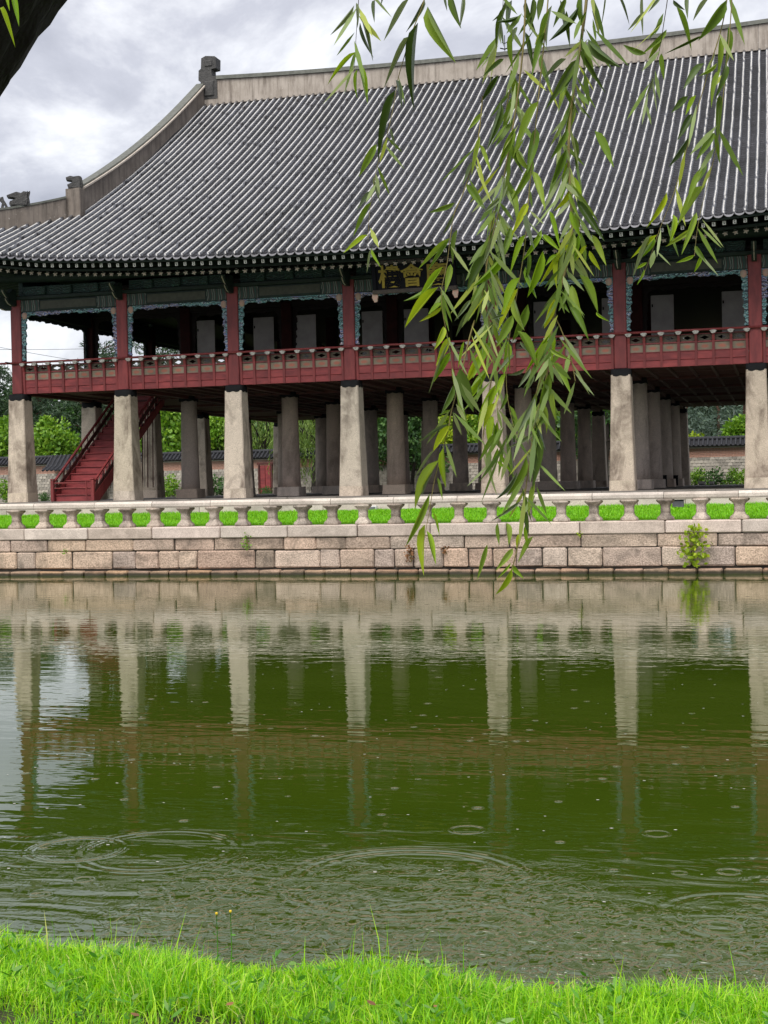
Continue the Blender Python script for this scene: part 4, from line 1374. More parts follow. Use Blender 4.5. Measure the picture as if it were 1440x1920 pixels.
# tiles of the two hip ends (short rows seen only from the side)
for right in (False, True):
    pr = []
    for y in np.arange(EY + 0.6, 2 * RYR - EY - 0.5, ROWP):
        dl_ = min(GXL - EXL, y - EY - 0.2, 2 * RYR - EY - y - 0.2)
        if dl_ < 0.3: continue
        dd = np.linspace(-0.03, dl_, max(3, int(dl_ / 0.8)))
        pth = [((2 * XC - (EXL + d)) if right else EXL + d, y, float(side_z(d, y)) + 0.02) for d in dd]
        pr.append(tube(pth, 0.085, 8))
    add('hip_tiles', join(*pr), MAT['tile'], roof, True, kind='stuff')

# main ridge: plastered wall with a cap of flat tiles, rising to the ends
def ridge_band(x0, x1, n, zb, zt, half, name, mat, parent):
    xs_ = np.linspace(x0, x1, n)
    V = []; F = []
    for x in xs_:
        b_, t_ = zb(x), zt(x)
        V += [(x, RYR - half, b_), (x, RYR - half, t_), (x, RYR + half, t_), (x, RYR + half, b_)]
    for i in range(n - 1):
        a = 4 * i
        F += [(a, a + 4, a + 5, a + 1), (a + 1, a + 5, a + 6, a + 2), (a + 2, a + 6, a + 7, a + 3)]
    F += [(0, 1, 2, 3), tuple(4 * (n - 1) + k for k in (3, 2, 1, 0))]
    return add(name, (np.array(V), F), mat, parent)


def rtop(x):
    u = abs(x - XC) / (XC - GXL)
    return 23.74 + 0.36 * u ** 2.2


xs = np.linspace(GXL + 0.95, GXR - 0.95, 16)
for a, b_ in zip(xs[:-1], xs[1:]):
    ridge_band(a + 0.004, b_ - 0.004, 5, lambda x: 22.6, lambda x: rtop(x) - 0.19, 0.27, 'ridge_panel', MAT['plaster'], roof)
ridge_band(GXL + 0.92, GXR - 0.92, 40, lambda x: rtop(x) - 0.188, lambda x: rtop(x), 0.36, 'ridge_cap', MAT['ridge_cap'], roof)
# ridge-end ornaments: stacked dark blocks with a hooked head
for sgn, gx_ in ((1, GXL + 0.05), (-1, GXR - 0.05)):
    ol = [(0.0, 22.9), (0.9, 22.9), (0.9, 24.02), (0.62, 24.06), (0.60, 24.42), (0.86, 24.45), (0.88, 25.0), (0.80, 25.06), (0.30, 25.12), (0.06, 25.02), (0.03, 24.5), (-0.1, 24.4), (-0.12, 23.9), (0.0, 23.8)]
    V, F = slab([(gx_ + sgn * a, c) for a, c in ol], 0.62)
    V[:, 1] += RYR
    if sgn < 0: F = [f[::-1] for f in F]
    od = add('ridge_end_ornament', (V, F), MAT['ornament'], roof)
    bx_ = gx_ + sgn * 0.45
    add('curl', join(cbox(bx_ - 0.30, bx_ + 0.32, RYR - 0.37, RYR + 0.37, 23.0, 23.85, 0.08), cbox(bx_ - 0.26, bx_ + 0.28, RYR - 0.36, RYR + 0.36, 24.5, 24.95, 0.1)), MAT['ornament'], od)
    add('ridge_foot', box(gx_ - 0.02 if sgn > 0 else gx_ - 0.9, gx_ + 0.9 if sgn > 0 else gx_ + 0.02, RYR - 0.29, RYR + 0.29, 22.5, 22.895), MAT['plaster'], roof)
# lightning rod
lr = add('lightning_rod', join(tube([(-12.72, RYR, 23.7), (-12.72, RYR, 24.62)], 0.02, 6), tube([(-12.95, RYR, 24.02), (-12.72, RYR, 23.95), (-12.49, RYR, 24.02)], 0.03, 6), tube([(-12.86, RYR, 24.3), (-12.72, RYR, 24.22), (-12.58, RYR, 24.3)], 0.02, 6)), MAT['black'], roof)

# gable ridges down the slope and hip ridges out to the corners
def ribbon(P, zb, zt, half, name, mat, parent):
    """upright wall along plan points P (x, y), from zb to zt, thickness 2*half"""
    P = np.asarray(P, float); n = len(P)
    d = np.gradient(P, axis=0); d /= np.linalg.norm(d, axis=1)[:, None]
    nn_ = np.stack([-d[:, 1], d[:, 0]], 1) * half
    V = []; F = []
    for i in range(n):
        a, c = P[i] - nn_[i], P[i] + nn_[i]
        V += [(*a, zb[i]), (*a, zt[i]), (*c, zt[i]), (*c, zb[i])]
    for i in range(n - 1):
        a = 4 * i
        F += [(a, a + 4, a + 5, a + 1), (a + 1, a + 5, a + 6, a + 2), (a + 2, a + 6, a + 7, a + 3)]
    F += [(0, 1, 2, 3), tuple(4 * (n - 1) + k for k in (3, 2, 1, 0))]
    V = np.array(V)
    return add(name, (V, F), mat, parent)


for back in (False, True):
    for sgn, gx_ in ((1, GXL), (-1, GXR)):
        my = (lambda y: 2 * RYR - y) if back else (lambda y: y)
        ys = np.linspace(RYR - 0.28, EY + (GXL - EXL) + 0.05, 22)
        zc = np.array([float(roof_z(gx_, y)) for y in ys])
        tt = np.linspace(0, 1, 22)
        hgt = 1.12 - 0.12 * np.sin(tt * math.pi) + 0.05 * tt
        P = [(gx_ + sgn * 0.02, my(y)) for y in ys]
        ribbon(P, zc - 0.2, zc + hgt - 0.13, 0.22, 'gable_ridge', MAT['plaster_dark'], roof)
        ribbon(P, zc + hgt - 0.128, zc + hgt - 0.05, 0.30, 'gable_ridge_cap', MAT['rail'], roof)
        ribbon(P, zc + hgt - 0.048, zc + hgt + 0.04, 0.22, 'gable_ridge_top', MAT['ridge_cap'], roof)
        yb = EY + (GXL - EXL)
        ze = float(roof_z(gx_, yb))
        ya, yb2 = sorted((my(yb + 0.04), my(yb - 0.42)))
        add('gable_ridge_foot', cbox(gx_ - 0.34, gx_ + 0.34, ya, yb2, ze - 0.4, ze + 1.02, 0.02), MAT['plaster_dark'], roof)
        # hip ridge
        tt = np.linspace(0.07, 1.0, 14)
        D_ = GXL - EXL
        P = [(gx_ - sgn * D_ * t, my(yb - D_ * t)) for t in tt]
        zc = np.array([float(roof_z(EXL + D_ * (1 - t), EY + D_ * (1 - t))) for t in tt])
        ribbon(P, zc - 0.25, zc + 0.76 - 0.06 * tt, 0.2, 'hip_ridge', MAT['plaster_dark'], roof)
        ribbon(P, zc + 0.762 - 0.06 * tt, zc + 0.85 - 0.06 * tt, 0.24, 'hip_ridge_cap', MAT['ridge_cap'], roof)

# roof beasts on the front left: dragon heads and a small seated figure
def beast(name, x, y, z, s, pts, depth, yaw):
    V, F = slab([(a * s, c * s) for a, c in pts], depth * s)
    V2, F2 = slab([(a * s * 0.8, c * s * 0.93 + 0.03 * s) for a, c in pts], depth * s * 1.35)
    V, F = join((V, F), (V2, F2))
    V = rotz(V, yaw) + np.array([x, y, z])
    return add(name, (V, F), MAT['ornament'], roof)


DRAGON = [(-0.36, 0.0), (0.40, 0.0), (0.46, 0.22), (0.43, 0.45), (0.48, 0.66), (0.36, 0.58), (0.26, 0.64), (0.12, 0.55), (-0.12, 0.60), (-0.38, 0.50), (-0.52, 0.44), (-0.46, 0.36), (-0.22, 0.33), (-0.16, 0.25), (-0.38, 0.20), (-0.42, 0.1)]
zt_ = float(roof_z(GXL, EY + (GXL - EXL))) + 1.02
beast('dragon_head', GXL - 0.02, EY + (GXL - EXL) - 0.2, zt_, 0.80, [(-0.3, 0), (0.38, 0), (0.42, 0.3), (0.38, 0.62), (0.26, 0.66), (0.0, 0.62), (-0.2, 0.66), (-0.42, 0.58), (-0.4, 0.44), (-0.12, 0.40), (-0.08, 0.30), (-0.36, 0.2)], 0.42, R(20))
D_ = GXL - EXL
for (t, nm, s) in ((0.315, 'dragon_head', 0.95), (0.40, 'roof_figure', 0.8), (0.55, 'roof_figure', 0.72), (0.7, 'roof_figure', 0.72), (0.85, 'roof_figure', 0.72)):
    x, y = GXL - D_ * t, EY + D_ * (1 - t)
    z = float(roof_z(EXL + D_ * (1 - t), EY + D_ * (1 - t))) + 0.85 - 0.06 * t
    if nm == 'dragon_head':
        beast(nm, x, y, z - 0.02, s, DRAGON, 0.4, R(28))
    else:
        beast(nm, x, y, z - 0.02, s, [(-0.12, 0.0), (-0.05, 0.3), (-0.18, 0.42), (-0.12, 0.58), (0.02, 0.62), (0.06, 0.45), (0.16, 0.28), (0.30, 0.0), (0.16, 0.0), (0.06, 0.22), (0.0, 0.0)], 0.16, R(28))

# ---- eaves: soffit, flying rafters, round rafters
def soff(u, v):
    x = EXL + 0.15 + (EXR - EXL - 0.3) * u
    y = EY + 0.02 + 3.9 * v
    return (x, y, 11.42 + float(lift(x - XC)) * (1 - v * 0.6) - 0.105 + 0.30 * 3.9 * v * 0.9)
add('soffit', grid(60, 4, soff), MAT['green_soffit'], roof)
for right in (False, True):
    def ssoff(u, v, right=right):
        y = EY + 3.6 + (2 * RYR - 2 * EY - 7.2) * u
        d = 0.05 + 3.8 * v
        x = EXL + d
        return (2 * XC - x if right else x, y, 11.42 + float(lift((y - RYR) * 20.7 / SPAN)) * (1 - v * 0.6) - 0.11 + 0.27 * 3.8 * v)
    add('soffit', grid(40, 4, ssoff), MAT['green_soffit'], roof)
ns = 60
xs_ = np.linspace(EXL + 0.2, EXR - 0.2, ns)
for (yo, dz, hh_, mat, nm) in ((0.10, -0.185, 0.075, 'green', 'eave_board'), (1.03, -0.325, 0.09, 'green', 'eave_board')):
    V = []; F = []
    for x in xs_:
        z = 11.42 + float(lift(x - XC)) * (1 - 0.15 * yo) + dz
        V += [(x, EY + yo, z), (x, EY + yo, z + hh_), (x, EY + yo + 0.1, z + hh_), (x, EY + yo + 0.1, z)]
    for i in range(ns - 1):
        a = 4 * i
        F += [(a, a + 4, a + 5, a + 1), (a + 1, a + 5, a + 6, a + 2), (a + 2, a + 6, a + 7, a + 3), (a + 3, a + 7, a + 4, a)]
    add(nm, (V, F), MAT[mat], roof)

RAFT = mk('round_rafter', *tube([(0, 0, 0), (0, 2.9, 0.86)], 0.085, 10), MAT['green'], True)
fp = []
for k in range(40):
    a = 2 * math.pi * k / 40
    fp.append((0.072 + 0.026 * math.cos(5 * a + math.pi / 2 * 3), a))
vv = [(0, -0.012, 0)] + [(r * math.cos(a), -0.008, r * math.sin(a)) for r, a in fp] + [(r * math.cos(a), 0.01, r * math.sin(a)) for r, a in fp]
ff = [(0, 1 + (k + 1) % 40, 1 + k) for k in range(40)] + [(1 + k, 1 + (k + 1) % 40, 41 + (k + 1) % 40, 41 + k) for k in range(40)]
mi = [0] * 80
nv_ = len(vv)
vv += [(0.026 * math.cos(2 * math.pi * k / 10), -0.018, 0.026 * math.sin(2 * math.pi * k / 10)) for k in range(10)]
ff.append(tuple(nv_ + k for k in range(9, -1, -1))); mi.append(1)
FLOWER = mk('flower_end', vv, ff, [MAT['cream'], MAT['pink']], False, mi)
FLY = mk('flying_rafter', *box(-0.062, 0.062, 0, 1.9, -0.075, 0.065), MAT['green'])
v1, f1 = box(-0.055, 0.055, -0.010, -0.001, -0.07, 0.06)
v2, f2 = box(-0.022, 0.030, -0.013, -0.0105, -0.045, -0.012)
v3, f3 = box(-0.030, 0.018, -0.013, -0.0105, 0.010, 0.040)
vv, ff = join((v1, f1), (v2, f2), (v3, f3))
FLYEND = mk('painted_end', vv, ff, [MAT['white'], MAT['signblack']], False, [0] * 6 + [1] * 12)
for x in XR:
    u = x - XC
    le = float(lift(u))
    if x < COLX[0] + 1.2: f_ = min(1.0, (COLX[0] + 1.2 - x) / 4.9)
    elif x > COLX[-1] - 1.2: f_ = -min(1.0, (x - COLX[-1] + 1.2) / 4.9)
    else: f_ = 0.0
    a = -f_ * math.pi / 4
    if abs(f_) < 0.97:
        M = T(x, EY + 1.08, 11.42 + le * 0.93 - 0.47) @ Matrix.Rotation(a * 0.9, 4, 'Z')
        r_ = put('round_rafter', RAFT, roof, M)
        put('flower_end', FLOWER, r_, M @ Matrix.Rotation(rng.normal(0, 0.2), 4, 'Y'))
    M = T(x, EY + 0.24, 11.42 + le * 0.97 - 0.265) @ Matrix.Rotation(a, 4, 'Z') @ Matrix.Rotation(R(9), 4, 'X')
    r_ = put('flying_rafter', FLY, roof, M)
    put('painted_end', FLYEND, r_, M)
for sgn, ex, cx_ in ((1, EXL, COLX[0]), (-1, EXR, COLX[-1])):
    z0_ = 11.42 + float(lift(ex - XC))
    add('corner_beam', tube([(ex + sgn * 0.35, EY + 0.35, z0_ - 0.25), (cx_ + sgn * 0.3, ROWY[0] + 0.3, 11.7)], 0.17, 8), MAT['green'], roof)
    pr = []
    for y in np.arange(EY + 3.2, 2 * RYR - EY - 3, ROWP * 1.0):
        zz = 11.42 + float(lift((y - RYR) * 20.7 / SPAN))
        pr.append(tube([(ex + sgn * 1.08, y, zz - 0.46), (cx_ + sgn * 0.3, y, zz * 0.5 + 5.95 + 0.0)], 0.085, 6))
        pr.append(box(*(sorted((ex + sgn * 0.24, ex + sgn * 1.6))), y - 0.06, y + 0.06, zz - 0.3, zz - 0.17))
    add('side_rafters', join(*pr), MAT['green'], roof, kind='stuff')

# ---- name plaque under the eave
PLX, PLY, PLZ = -12.88, 50.55, 9.93
MP = T(PLX, PLY, PLZ) @ Matrix.Rotation(R(12), 4, 'X')
pq = put('name_plaque', mk('name_plaque', *cbox(-1.42, 1.42, -0.03, 0.05, 0.12, 1.06, 0.01), MAT['signblack']), pav, MP, label='dark plaque with three gold Chinese characters under the eave')
for (a, b_, c, d) in ((-1.6, 1.6, -0.02, 0.13), (-1.6, 1.6, 1.05, 1.2)):
    put('plaque_frame', mk('plaque_frame', *cbox(a, b_, -0.10, 0.06, c, d, 0.02), MAT['frame_brown'] if 'frame_brown' in MAT else MAT.setdefault('frame_brown', M_simple('plaque_frame_paint', (0.06, 0.045, 0.037), (0.025, 0.02, 0.017), 8, 0.75))), pq, MP)
for (a, b_) in ((-1.58, -1.42), (1.42, 1.58)):
    put('plaque_frame', mk('plaque_frame', *cbox(a, b_, -0.10, 0.06, 0.132, 1.048, 0.02), MAT['signblack']), pq, MP)
for xo in (-1.52, 1.52):
    put('frame_scroll', mk('frame_scroll', *slab([(xo - .1, 0.0), (xo - .12, -0.15), (xo - .04, -0.32), (xo + .06, -0.3), (xo + .1, -0.12), (xo + .1, 0.0)], 0.08), MAT['pink']), pq, MP)
tcv = bpy.data.curves.new('glyph', 'FONT')
tcv.size = 0.86
tcv.extrude = 0.012
tcv.offset = 0.016
tob = bpy.data.objects.new('glyph', tcv)
COL.objects.link(tob)
for ch, xo in (('樓', -0.93), ('會', -0.06), ('慶', 0.86)):
    tcv.body = ch
    bpy.context.view_layer.update()
    me = bpy.data.meshes.new_from_object(tob.evaluated_get(bpy.context.evaluated_depsgraph_get()))
    me.name = 'gold_character'
    me.materials.clear(); me.materials.append(MAT['gold'])
    co = np.array([v.co for v in me.vertices])
    c_ = (co.max(0) + co.min(0)) / 2
    for v in me.vertices: v.co = (v.co.x - c_[0], v.co.y - c_[1], v.co.z)
    put('gold_character', me, pq, MP @ T(xo, -0.046, 0.60) @ Matrix.Rotation(math.pi / 2, 4, 'X'))
bpy.data.objects.remove(tob)

# ---- staircase up to the hall
SXA, SXB = -28.75, -26.94
SYA, SLOPE = 52.3, 0.67
stair = add('staircase', join(*[box(xa, xb, 0, 1, 0, 1) for xa, xb in ()] or [box(SXA + 0.09, SXB - 0.09, 58.5, 58.7, 6.5, 6.9)]), MAT['red_dark'], pav)
nst = 16
rise = (7.1 - FLOOR) / nst; run = rise / SLOPE
for k in range(nst):
    y = SYA + run * k
    add('riser', cbox(SXA + 0.08, SXB - 0.08, y, y + 0.04, FLOOR + rise * k, FLOOR + rise * (k + 1) - 0.052, 0.006), MAT['red_board'], stair)
    add('tread', cbox(SXA + 0.08, SXB - 0.08, y - 0.05, y + run + 0.02, FLOOR + rise * (k + 1) - 0.05, FLOOR + rise * (k + 1), 0.012), MAT['red_board'], stair)
yt = SYA + run * nst
for x in (SXA, SXB):
    # side strings, open parapet with cut-outs, handrail
    ol = [(SYA - 0.08, FLOOR), (SYA + 0.35, FLOOR), (yt, 7.02 - 0.28), (yt, 7.04), (yt - 0.05, 7.04), (SYA - 0.08, FLOOR + 0.28)]
    V, F = slab(ol, 0.09)
    add('stair_string', (np.stack([-V[:, 1] + x, V[:, 0], V[:, 2]], 1), F), MAT['red'], stair)
    def bar(h0, h1, mat, th, nm, ya=SYA + 0.05, ye=yt - 0.6):
        ol = [(ya, FLOOR + h0), (ye, FLOOR + h0 + (ye - SYA) * SLOPE), (ye, FLOOR + h1 + (ye - SYA) * SLOPE), (ya, FLOOR + h1)]
        V, F = slab(ol, th)
        add(nm, (np.stack([-V[:, 1] + x, V[:, 0], V[:, 2]], 1), F), MAT[mat], stair)
    bar(0.30, 0.50, 'red_dark', 0.05, 'parapet_board')
    bar(0.70, 0.78, 'red', 0.09, 'stair_handrail', SYA - 0.1)
    npp = 11
    for k in range(npp):
        ya = SYA + 0.12 + (yt - SYA - 0.9) * k / npp
        bar(0.505, 0.695, 'red_dark', 0.05, 'parapet_panel', ya, ya + 0.16)
        bar(0.54, 0.66, 'cream', 0.03, 'parapet_infill', ya + 0.22, ya + 0.36)
    add('newel_post', join(cbox(x - 0.07, x + 0.07, SYA - 0.2, SYA - 0.06, FLOOR, FLOOR + 0.86, 0.015), cbox(x - 0.09, x + 0.09, SYA - 0.22, SYA - 0.04, FLOOR + 0.865, FLOOR + 0.92, 0.02)), MAT['red'], stair)
add('gate_rail', join(cbox(SXA + 0.075, SXB - 0.075, SYA - 0.16, SYA - 0.11, FLOOR + 0.72, FLOOR + 0.78, 0.01)), MAT['red'], stair)
add('gate_rail', join(cbox(SXA + 0.075, SXB - 0.075, SYA - 0.16, SYA - 0.11, FLOOR + 0.52, FLOOR + 0.56, 0.01)), MAT['red'], stair)
for xg in (SXB - 0.27,):
    add('gate_stile', cbox(xg - 0.025, xg + 0.025, SYA - 0.20, SYA - 0.162, FLOOR + 0.02, FLOOR + 0.8, 0.008), MAT['red'], stair)

# ---- small things on the platform and lawn
def floodlight(x, y, w_, h_, label):
    r_ = root('floodlight', (x, y, FLOOR), label, 'floodlight', 'white floodlight boxes on the pavilion floor')
    add('housing', cbox(x - w_ / 2, x + w_ / 2, y - 0.14, y + 0.14, FLOOR + 0.05, FLOOR + h_, 0.025), MAT['box_white'], r_)
    add('foot', cbox(x - w_ / 2 + 0.04, x + w_ / 2 - 0.04, y - 0.1, y + 0.1, FLOOR, FLOOR + 0.048, 0.008), MAT['black'], r_)
    add('hood', cbox(x - w_ / 2 - 0.02, x + w_ / 2 + 0.02, y - 0.18, y + 0.16, FLOOR + h_ + 0.002, FLOOR + h_ + 0.025, 0.006), MAT['box_white'], r_)


floodlight(-11.5, 84.1, 0.44, 0.2, 'white floodlight box on the floor right of the fifth front pillar')
floodlight(-10.6, 85.0, 0.34, 0.16, 'smaller white box beside the dark inner pillars right of the willow strands')
floodlight(-4.5, 84.0, 0.44, 0.2, 'white floodlight box standing left in the open right bay')
floodlight(-4.02, 85.0, 0.3, 0.18, 'small white box right of the floodlight in the open right bay')
floodlight(-19.4, 84.6, 0.34, 0.2, 'white floodlight box just right of the fourth front pillar')
floodlight(-16.3, 84.0, 0.42, 0.2, 'white floodlight box behind the hanging willow leaves in the middle bay')
for (x, y, lab) in ((-5.72, 70.2, 'black cabinet against the inner pillar, nearer one'), (-5.62, 76.6, 'black cabinet against the inner pillar, farther one')):
    r_ = root('equipment_cabinet', (x, y, FLOOR), lab, 'cabinet', 'black cabinets between the inner pillars')
    add('body', cbox(x - 0.27, x + 0.27, y - 0.2, y + 0.2, FLOOR + 0.03, FLOOR + 0.56, 0.02), MAT['black'], r_)
    add('lid', cbox(x - 0.29, x + 0.29, y - 0.22, y + 0.22, FLOOR + 0.562, FLOOR + 0.59, 0.01), MAT['black'], r_)
r_ = root('junction_box', (-3.43, 49.0, 1.87), 'small dark grey box standing on the lawn behind the balustrade', 'box')
add('body', cbox(-3.62, -3.24, 48.9, 49.1, 1.88, 2.12, 0.02), MAT['tile_end'], r_)
add('lid', cbox(-3.64, -3.22, 48.87, 49.13, 2.121, 2.15, 0.01), MAT['black'], r_)
r_ = root('lawn_marker', (-14.62, 50.25, 1.92), 'low white marker box on the lawn edge left of the middle', 'marker')
add('body', cbox(-14.82, -14.42, 50.15, 50.35, 1.9, 2.1, 0.02), MAT['box_white'], r_)
add('plate', cbox(-14.78, -14.46, 50.135, 50.148, 1.95, 2.06, 0.004), MAT['tile_end'], r_)

# ------------------------------------------------------------------ plants in the wall joints
def wall_plant(name, x, z0, z1, n, spread, mat, label, ls=0.09):
    r_ = root(name, (x, WALL_Y - 0.03, z0), label, 'plant')
    st = []
    for k in range(4):
        xx2 = x + rng.normal(0, spread * 0.4)
        st.append(tube([(x, WALL_Y - 0.02, z0), ((x + xx2) / 2, WALL_Y - 0.12, (z0 + z1) / 2), (xx2, WALL_Y - 0.14, z0 + (z1 - z0) * rng.uniform(0.7, 0.95))], [0.012, 0.008, 0.004], 5))
    for s_ in st: add('stem', s_, MAT['twig'], r_, True)
    t = rng.uniform(0.05, 1, n)
    C = np.stack([x + rng.normal(0, spread, n) * (0.5 + 0.5 * np.sin(t * 3)), WALL_Y - 0.1 - rng.uniform(0, 0.16, n), z0 + (z1 - z0) * t], 1)
    V, F = leaf_quads(C, rng.normal(size=(n, 3)) * [1, 0.6, 0.7] + [0, -0.3, -0.2], rng.uniform(0.6, 1.2, n) * ls, rng.uniform(0.5, 0.9, n) * ls)
    add('foliage', (V, [tuple(f) for f in F.tolist()]), mat, r_, kind='stuff')


wall_plant('climbing_shrub', -2.55, 0.25, 1.45, 190, 0.22, MAT['t_yellow'], 'bright green leafy shrub growing out of the retaining wall on the right', 0.14)
wall_plant('dry_plant', -11.14, 0.45, 1.0, 60, 0.09, MAT['litter'], 'withered brown plant hanging on the wall near the longest willow strands', 0.09)
wall_plant('dry_plant', -10.02, 0.68, 0.95, 24, 0.06, MAT['litter'], 'small dark withered tuft on the wall between the two willow strands', 0.08)
wall_plant('wall_weed', -16.56, 0.85, 1.42, 46, 0.10, MAT['t_maple'], 'thin green weed in the wall joint left of the middle', 0.08)
wall_plant('wall_weed', -23.0, 0.8, 0.98, 20, 0.07, MAT['t_maple'], 'small green tuft in the wall joint at the left', 0.06)
wall_plant('wall_weed', -5.9, 1.18, 1.34, 18, 0.06, MAT['t_yellow'], 'tiny sprout under the cap stones right of the willow strands', 0.06)

# ------------------------------------------------------------------ courtyard wall beyond the pond
CW = root('courtyard_wall', (-28, 100, 1.9), 'long courtyard wall of small square stones with red brick band and tiled coping', 'wall')
cx0, cx1 = -90.0, 40.0
add('wall_body', box(cx0, cx1, 100.06, 100.5, 1.8, 5.0), MAT['limejoint'], CW)
sv_, sf_ = [], []
P = []
bw, bh = 0.30, 0.215
row = 0
z = 1.95
Vs = []
while z < 4.25:
    o = (row % 2) * bw / 2
    xs = np.arange(-66 + o, 8, bw)
    Vs.append(np.stack([xs, np.full_like(xs, z)], 1)); row += 1; z += bh
Q = np.concatenate(Vs); nq = len(Q)
jx = rng.normal(0, 0.006, nq); g = 0.035
x0_, x1_ = Q[:, 0] + g / 2 + jx, Q[:, 0] + bw - g / 2
z0_, z1_ = Q[:, 1] + g / 2, Q[:, 1] + bh - g / 2
yf = 100.0 + rng.uniform(-0.02, 0.02, nq); yb_ = np.full(nq, 100.07)
V = np.stack([np.stack([x0_, yf, z0_], 1), np.stack([x1_, yf, z0_], 1), np.stack([x1_, yf, z1_], 1), np.stack([x0_, yf, z1_], 1),
              np.stack([x0_, yb_, z0_], 1), np.stack([x1_, yb_, z0_], 1), np.stack([x1_, yb_, z1_], 1), np.stack([x0_, yb_, z1_], 1)], 1).reshape(-1, 3)
i = np.arange(nq)[:, None] * 8
F = np.concatenate([i + [0, 1, 2, 3], i + [0, 4, 5, 1], i + [1, 5, 6, 2], i + [2, 6, 7, 3], i + [3, 7, 4, 0]], 1).reshape(-1, 4)
put('wall_blocks', mk('wall_blocks', V - np.array([-28, 100, 1.9]), F, MAT['sago']), CW, T(-28, 100, 1.9), kind='stuff')
# thin red bricks above the stone
Vs = []; row = 0; z = 4.30
pr = []
while z < 4.88:
    o = (row % 2) * 0.2
    xs = np.arange(-66 + o, 8, 0.42)
    Vs.append(np.stack([xs, np.full_like(xs, z)], 1)); row += 1; z += 0.105
Q = np.concatenate(Vs); nq = len(Q)
x0_, x1_ = Q[:, 0], Q[:, 0] + 0.40
z0_, z1_ = Q[:, 1], Q[:, 1] + 0.082
yf = 100.01 + rng.uniform(-0.01, 0.01, nq); yb_ = np.full(nq, 100.07)
V = np.stack([np.stack([x0_, yf, z0_], 1), np.stack([x1_, yf, z0_], 1), np.stack([x1_, yf, z1_], 1), np.stack([x0_, yf, z1_], 1),
              np.stack([x0_, yb_, z0_], 1), np.stack([x1_, yb_, z0_], 1), np.stack([x1_, yb_, z1_], 1), np.stack([x0_, yb_, z1_], 1)], 1).reshape(-1, 3)
i = np.arange(nq)[:, None] * 8
F = np.concatenate([i + [0, 1, 2, 3], i + [0, 4, 5, 1], i + [1, 5, 6, 2], i + [2, 6, 7, 3], i + [3, 7, 4, 0]], 1).reshape(-1, 4)
put('brick_band', mk('brick_band', V - np.array([-28, 100, 4.3]), F, MAT['redbrick']), CW, T(-28, 100, 4.3), kind='stuff')
# coping
ol = [(99.62, 5.0), (99.55, 5.06), (100.28, 5.52), (101.0, 5.06), (100.95, 5.0)]
V = np.array([(cx0, y, z) for y, z in ol] + [(cx1, y, z) for y, z in ol])
F = [(k, (k + 1) % 5, (k + 1) % 5 + 5, k + 5)[::-1] for k in range(5)] + [(0, 1, 2, 3, 4), (9, 8, 7, 6, 5)]
add('coping', (V, F), MAT['tile_bed'], CW)
pr = []
for x in np.arange(-66, 8, 0.31):
    pr.append(tube([(x, 99.5, 5.09), (x, 100.2, 5.54)], 0.075, 6))
pr.append(tube([(cx0, 100.28, 5.6), (cx1, 100.28, 5.6)], 0.13, 8))
add('coping_tiles', join(*pr), MAT['coping'], CW, kind='stuff')
# small tiled gate roof and a red gate in the wall
gr_ = root('gate_house', (-52.2, 99.3, 1.9), 'small tiled gate roof rising behind the foot of the red staircase', 'gate')
add('gate_wall', box(-54.0, -50.3, 99.3, 99.95, 1.9, 4.3), MAT['sago'], gr_)
ol = [(97.9, 4.42), (98.6, 4.72), (99.6, 5.6), (100.6, 4.72), (101.3, 4.42), (99.6, 4.5)]
V = np.array([(-54.9, y, z + 0.12) for y, z in ol] + [(-49.4, y, z) for y, z in ol])
k6 = 6
F = [(k, (k + 1) % k6, (k + 1) % k6 + k6, k + k6)[::-1] for k in range(k6)] + [tuple(range(6)), tuple(range(11, 5, -1))]
add('gate_roof', (V, F), MAT['tile_bed'], gr_)
pr = []
for x in np.arange(-54.75, -49.4, 0.36):
    pr.append(tube([(x, 97.85, 4.5), (x, 98.6, 4.82), (x, 99.55, 5.7)], 0.09, 6))
add('gate_roof_tiles', join(*pr), MAT['coping'], gr_, kind='stuff')
dr = root('red_gate', (-37.2, 99.7, 1.9), 'small dark red gate in the courtyard wall behind the third front pillar', 'gate')
add('gate_leaf', cbox(-37.62, -37.22, 99.6, 99.68, 1.95, 4.5, 0.02), MAT['red_board'], dr)
add('gate_leaf', cbox(-37.2, -36.8, 99.6, 99.68, 1.95, 4.5, 0.02), MAT['red_board'], dr)
add('gate_frame', join(cbox(-37.78, -37.64, 99.55, 99.75, 1.9, 4.55, 0.02), cbox(-36.78, -36.64, 99.55, 99.75, 1.9, 4.55, 0.02), cbox(-37.85, -36.57, 99.55, 99.75, 4.56, 4.72, 0.02)), MAT['red_dark'], dr)

# ------------------------------------------------------------------ trees beyond the wall
def clump_leaves(C, rad, per, size, asp=0.6, flat=1.0, droop=0.0):
    n = len(C) * per
    cc = np.repeat(C, per, 0); rr = np.repeat(rad, per)[:, None]
    d = rng.normal(size=(n, 3)); d /= np.linalg.norm(d, axis=1)[:, None]
    p = cc + d * rr * rng.uniform(0.35, 1.0, (n, 1)) ** 0.6 * np.array([1, 1, flat])
    D = d * [1, 1, flat] + rng.normal(0, 0.6, (n, 3)) + [0, 0, -droop]
    s = rng.uniform(0.6, 1.3, n) * size
    return leaf_quads(p, D, s, s * asp)


def limb(p0, p1, r0, r1, n=5, wob=0.08):
    p0, p1 = np.array(p0, float), np.array(p1, float)
    t = np.linspace(0, 1, n)[:, None]
    P = p0 + (p1 - p0) * t
    P[1:-1] += rng.normal(0, wob * np.linalg.norm(p1 - p0) * 0.3, (n - 2, 3))
    return tube(P, np.linspace(r0, r1, n), 7)


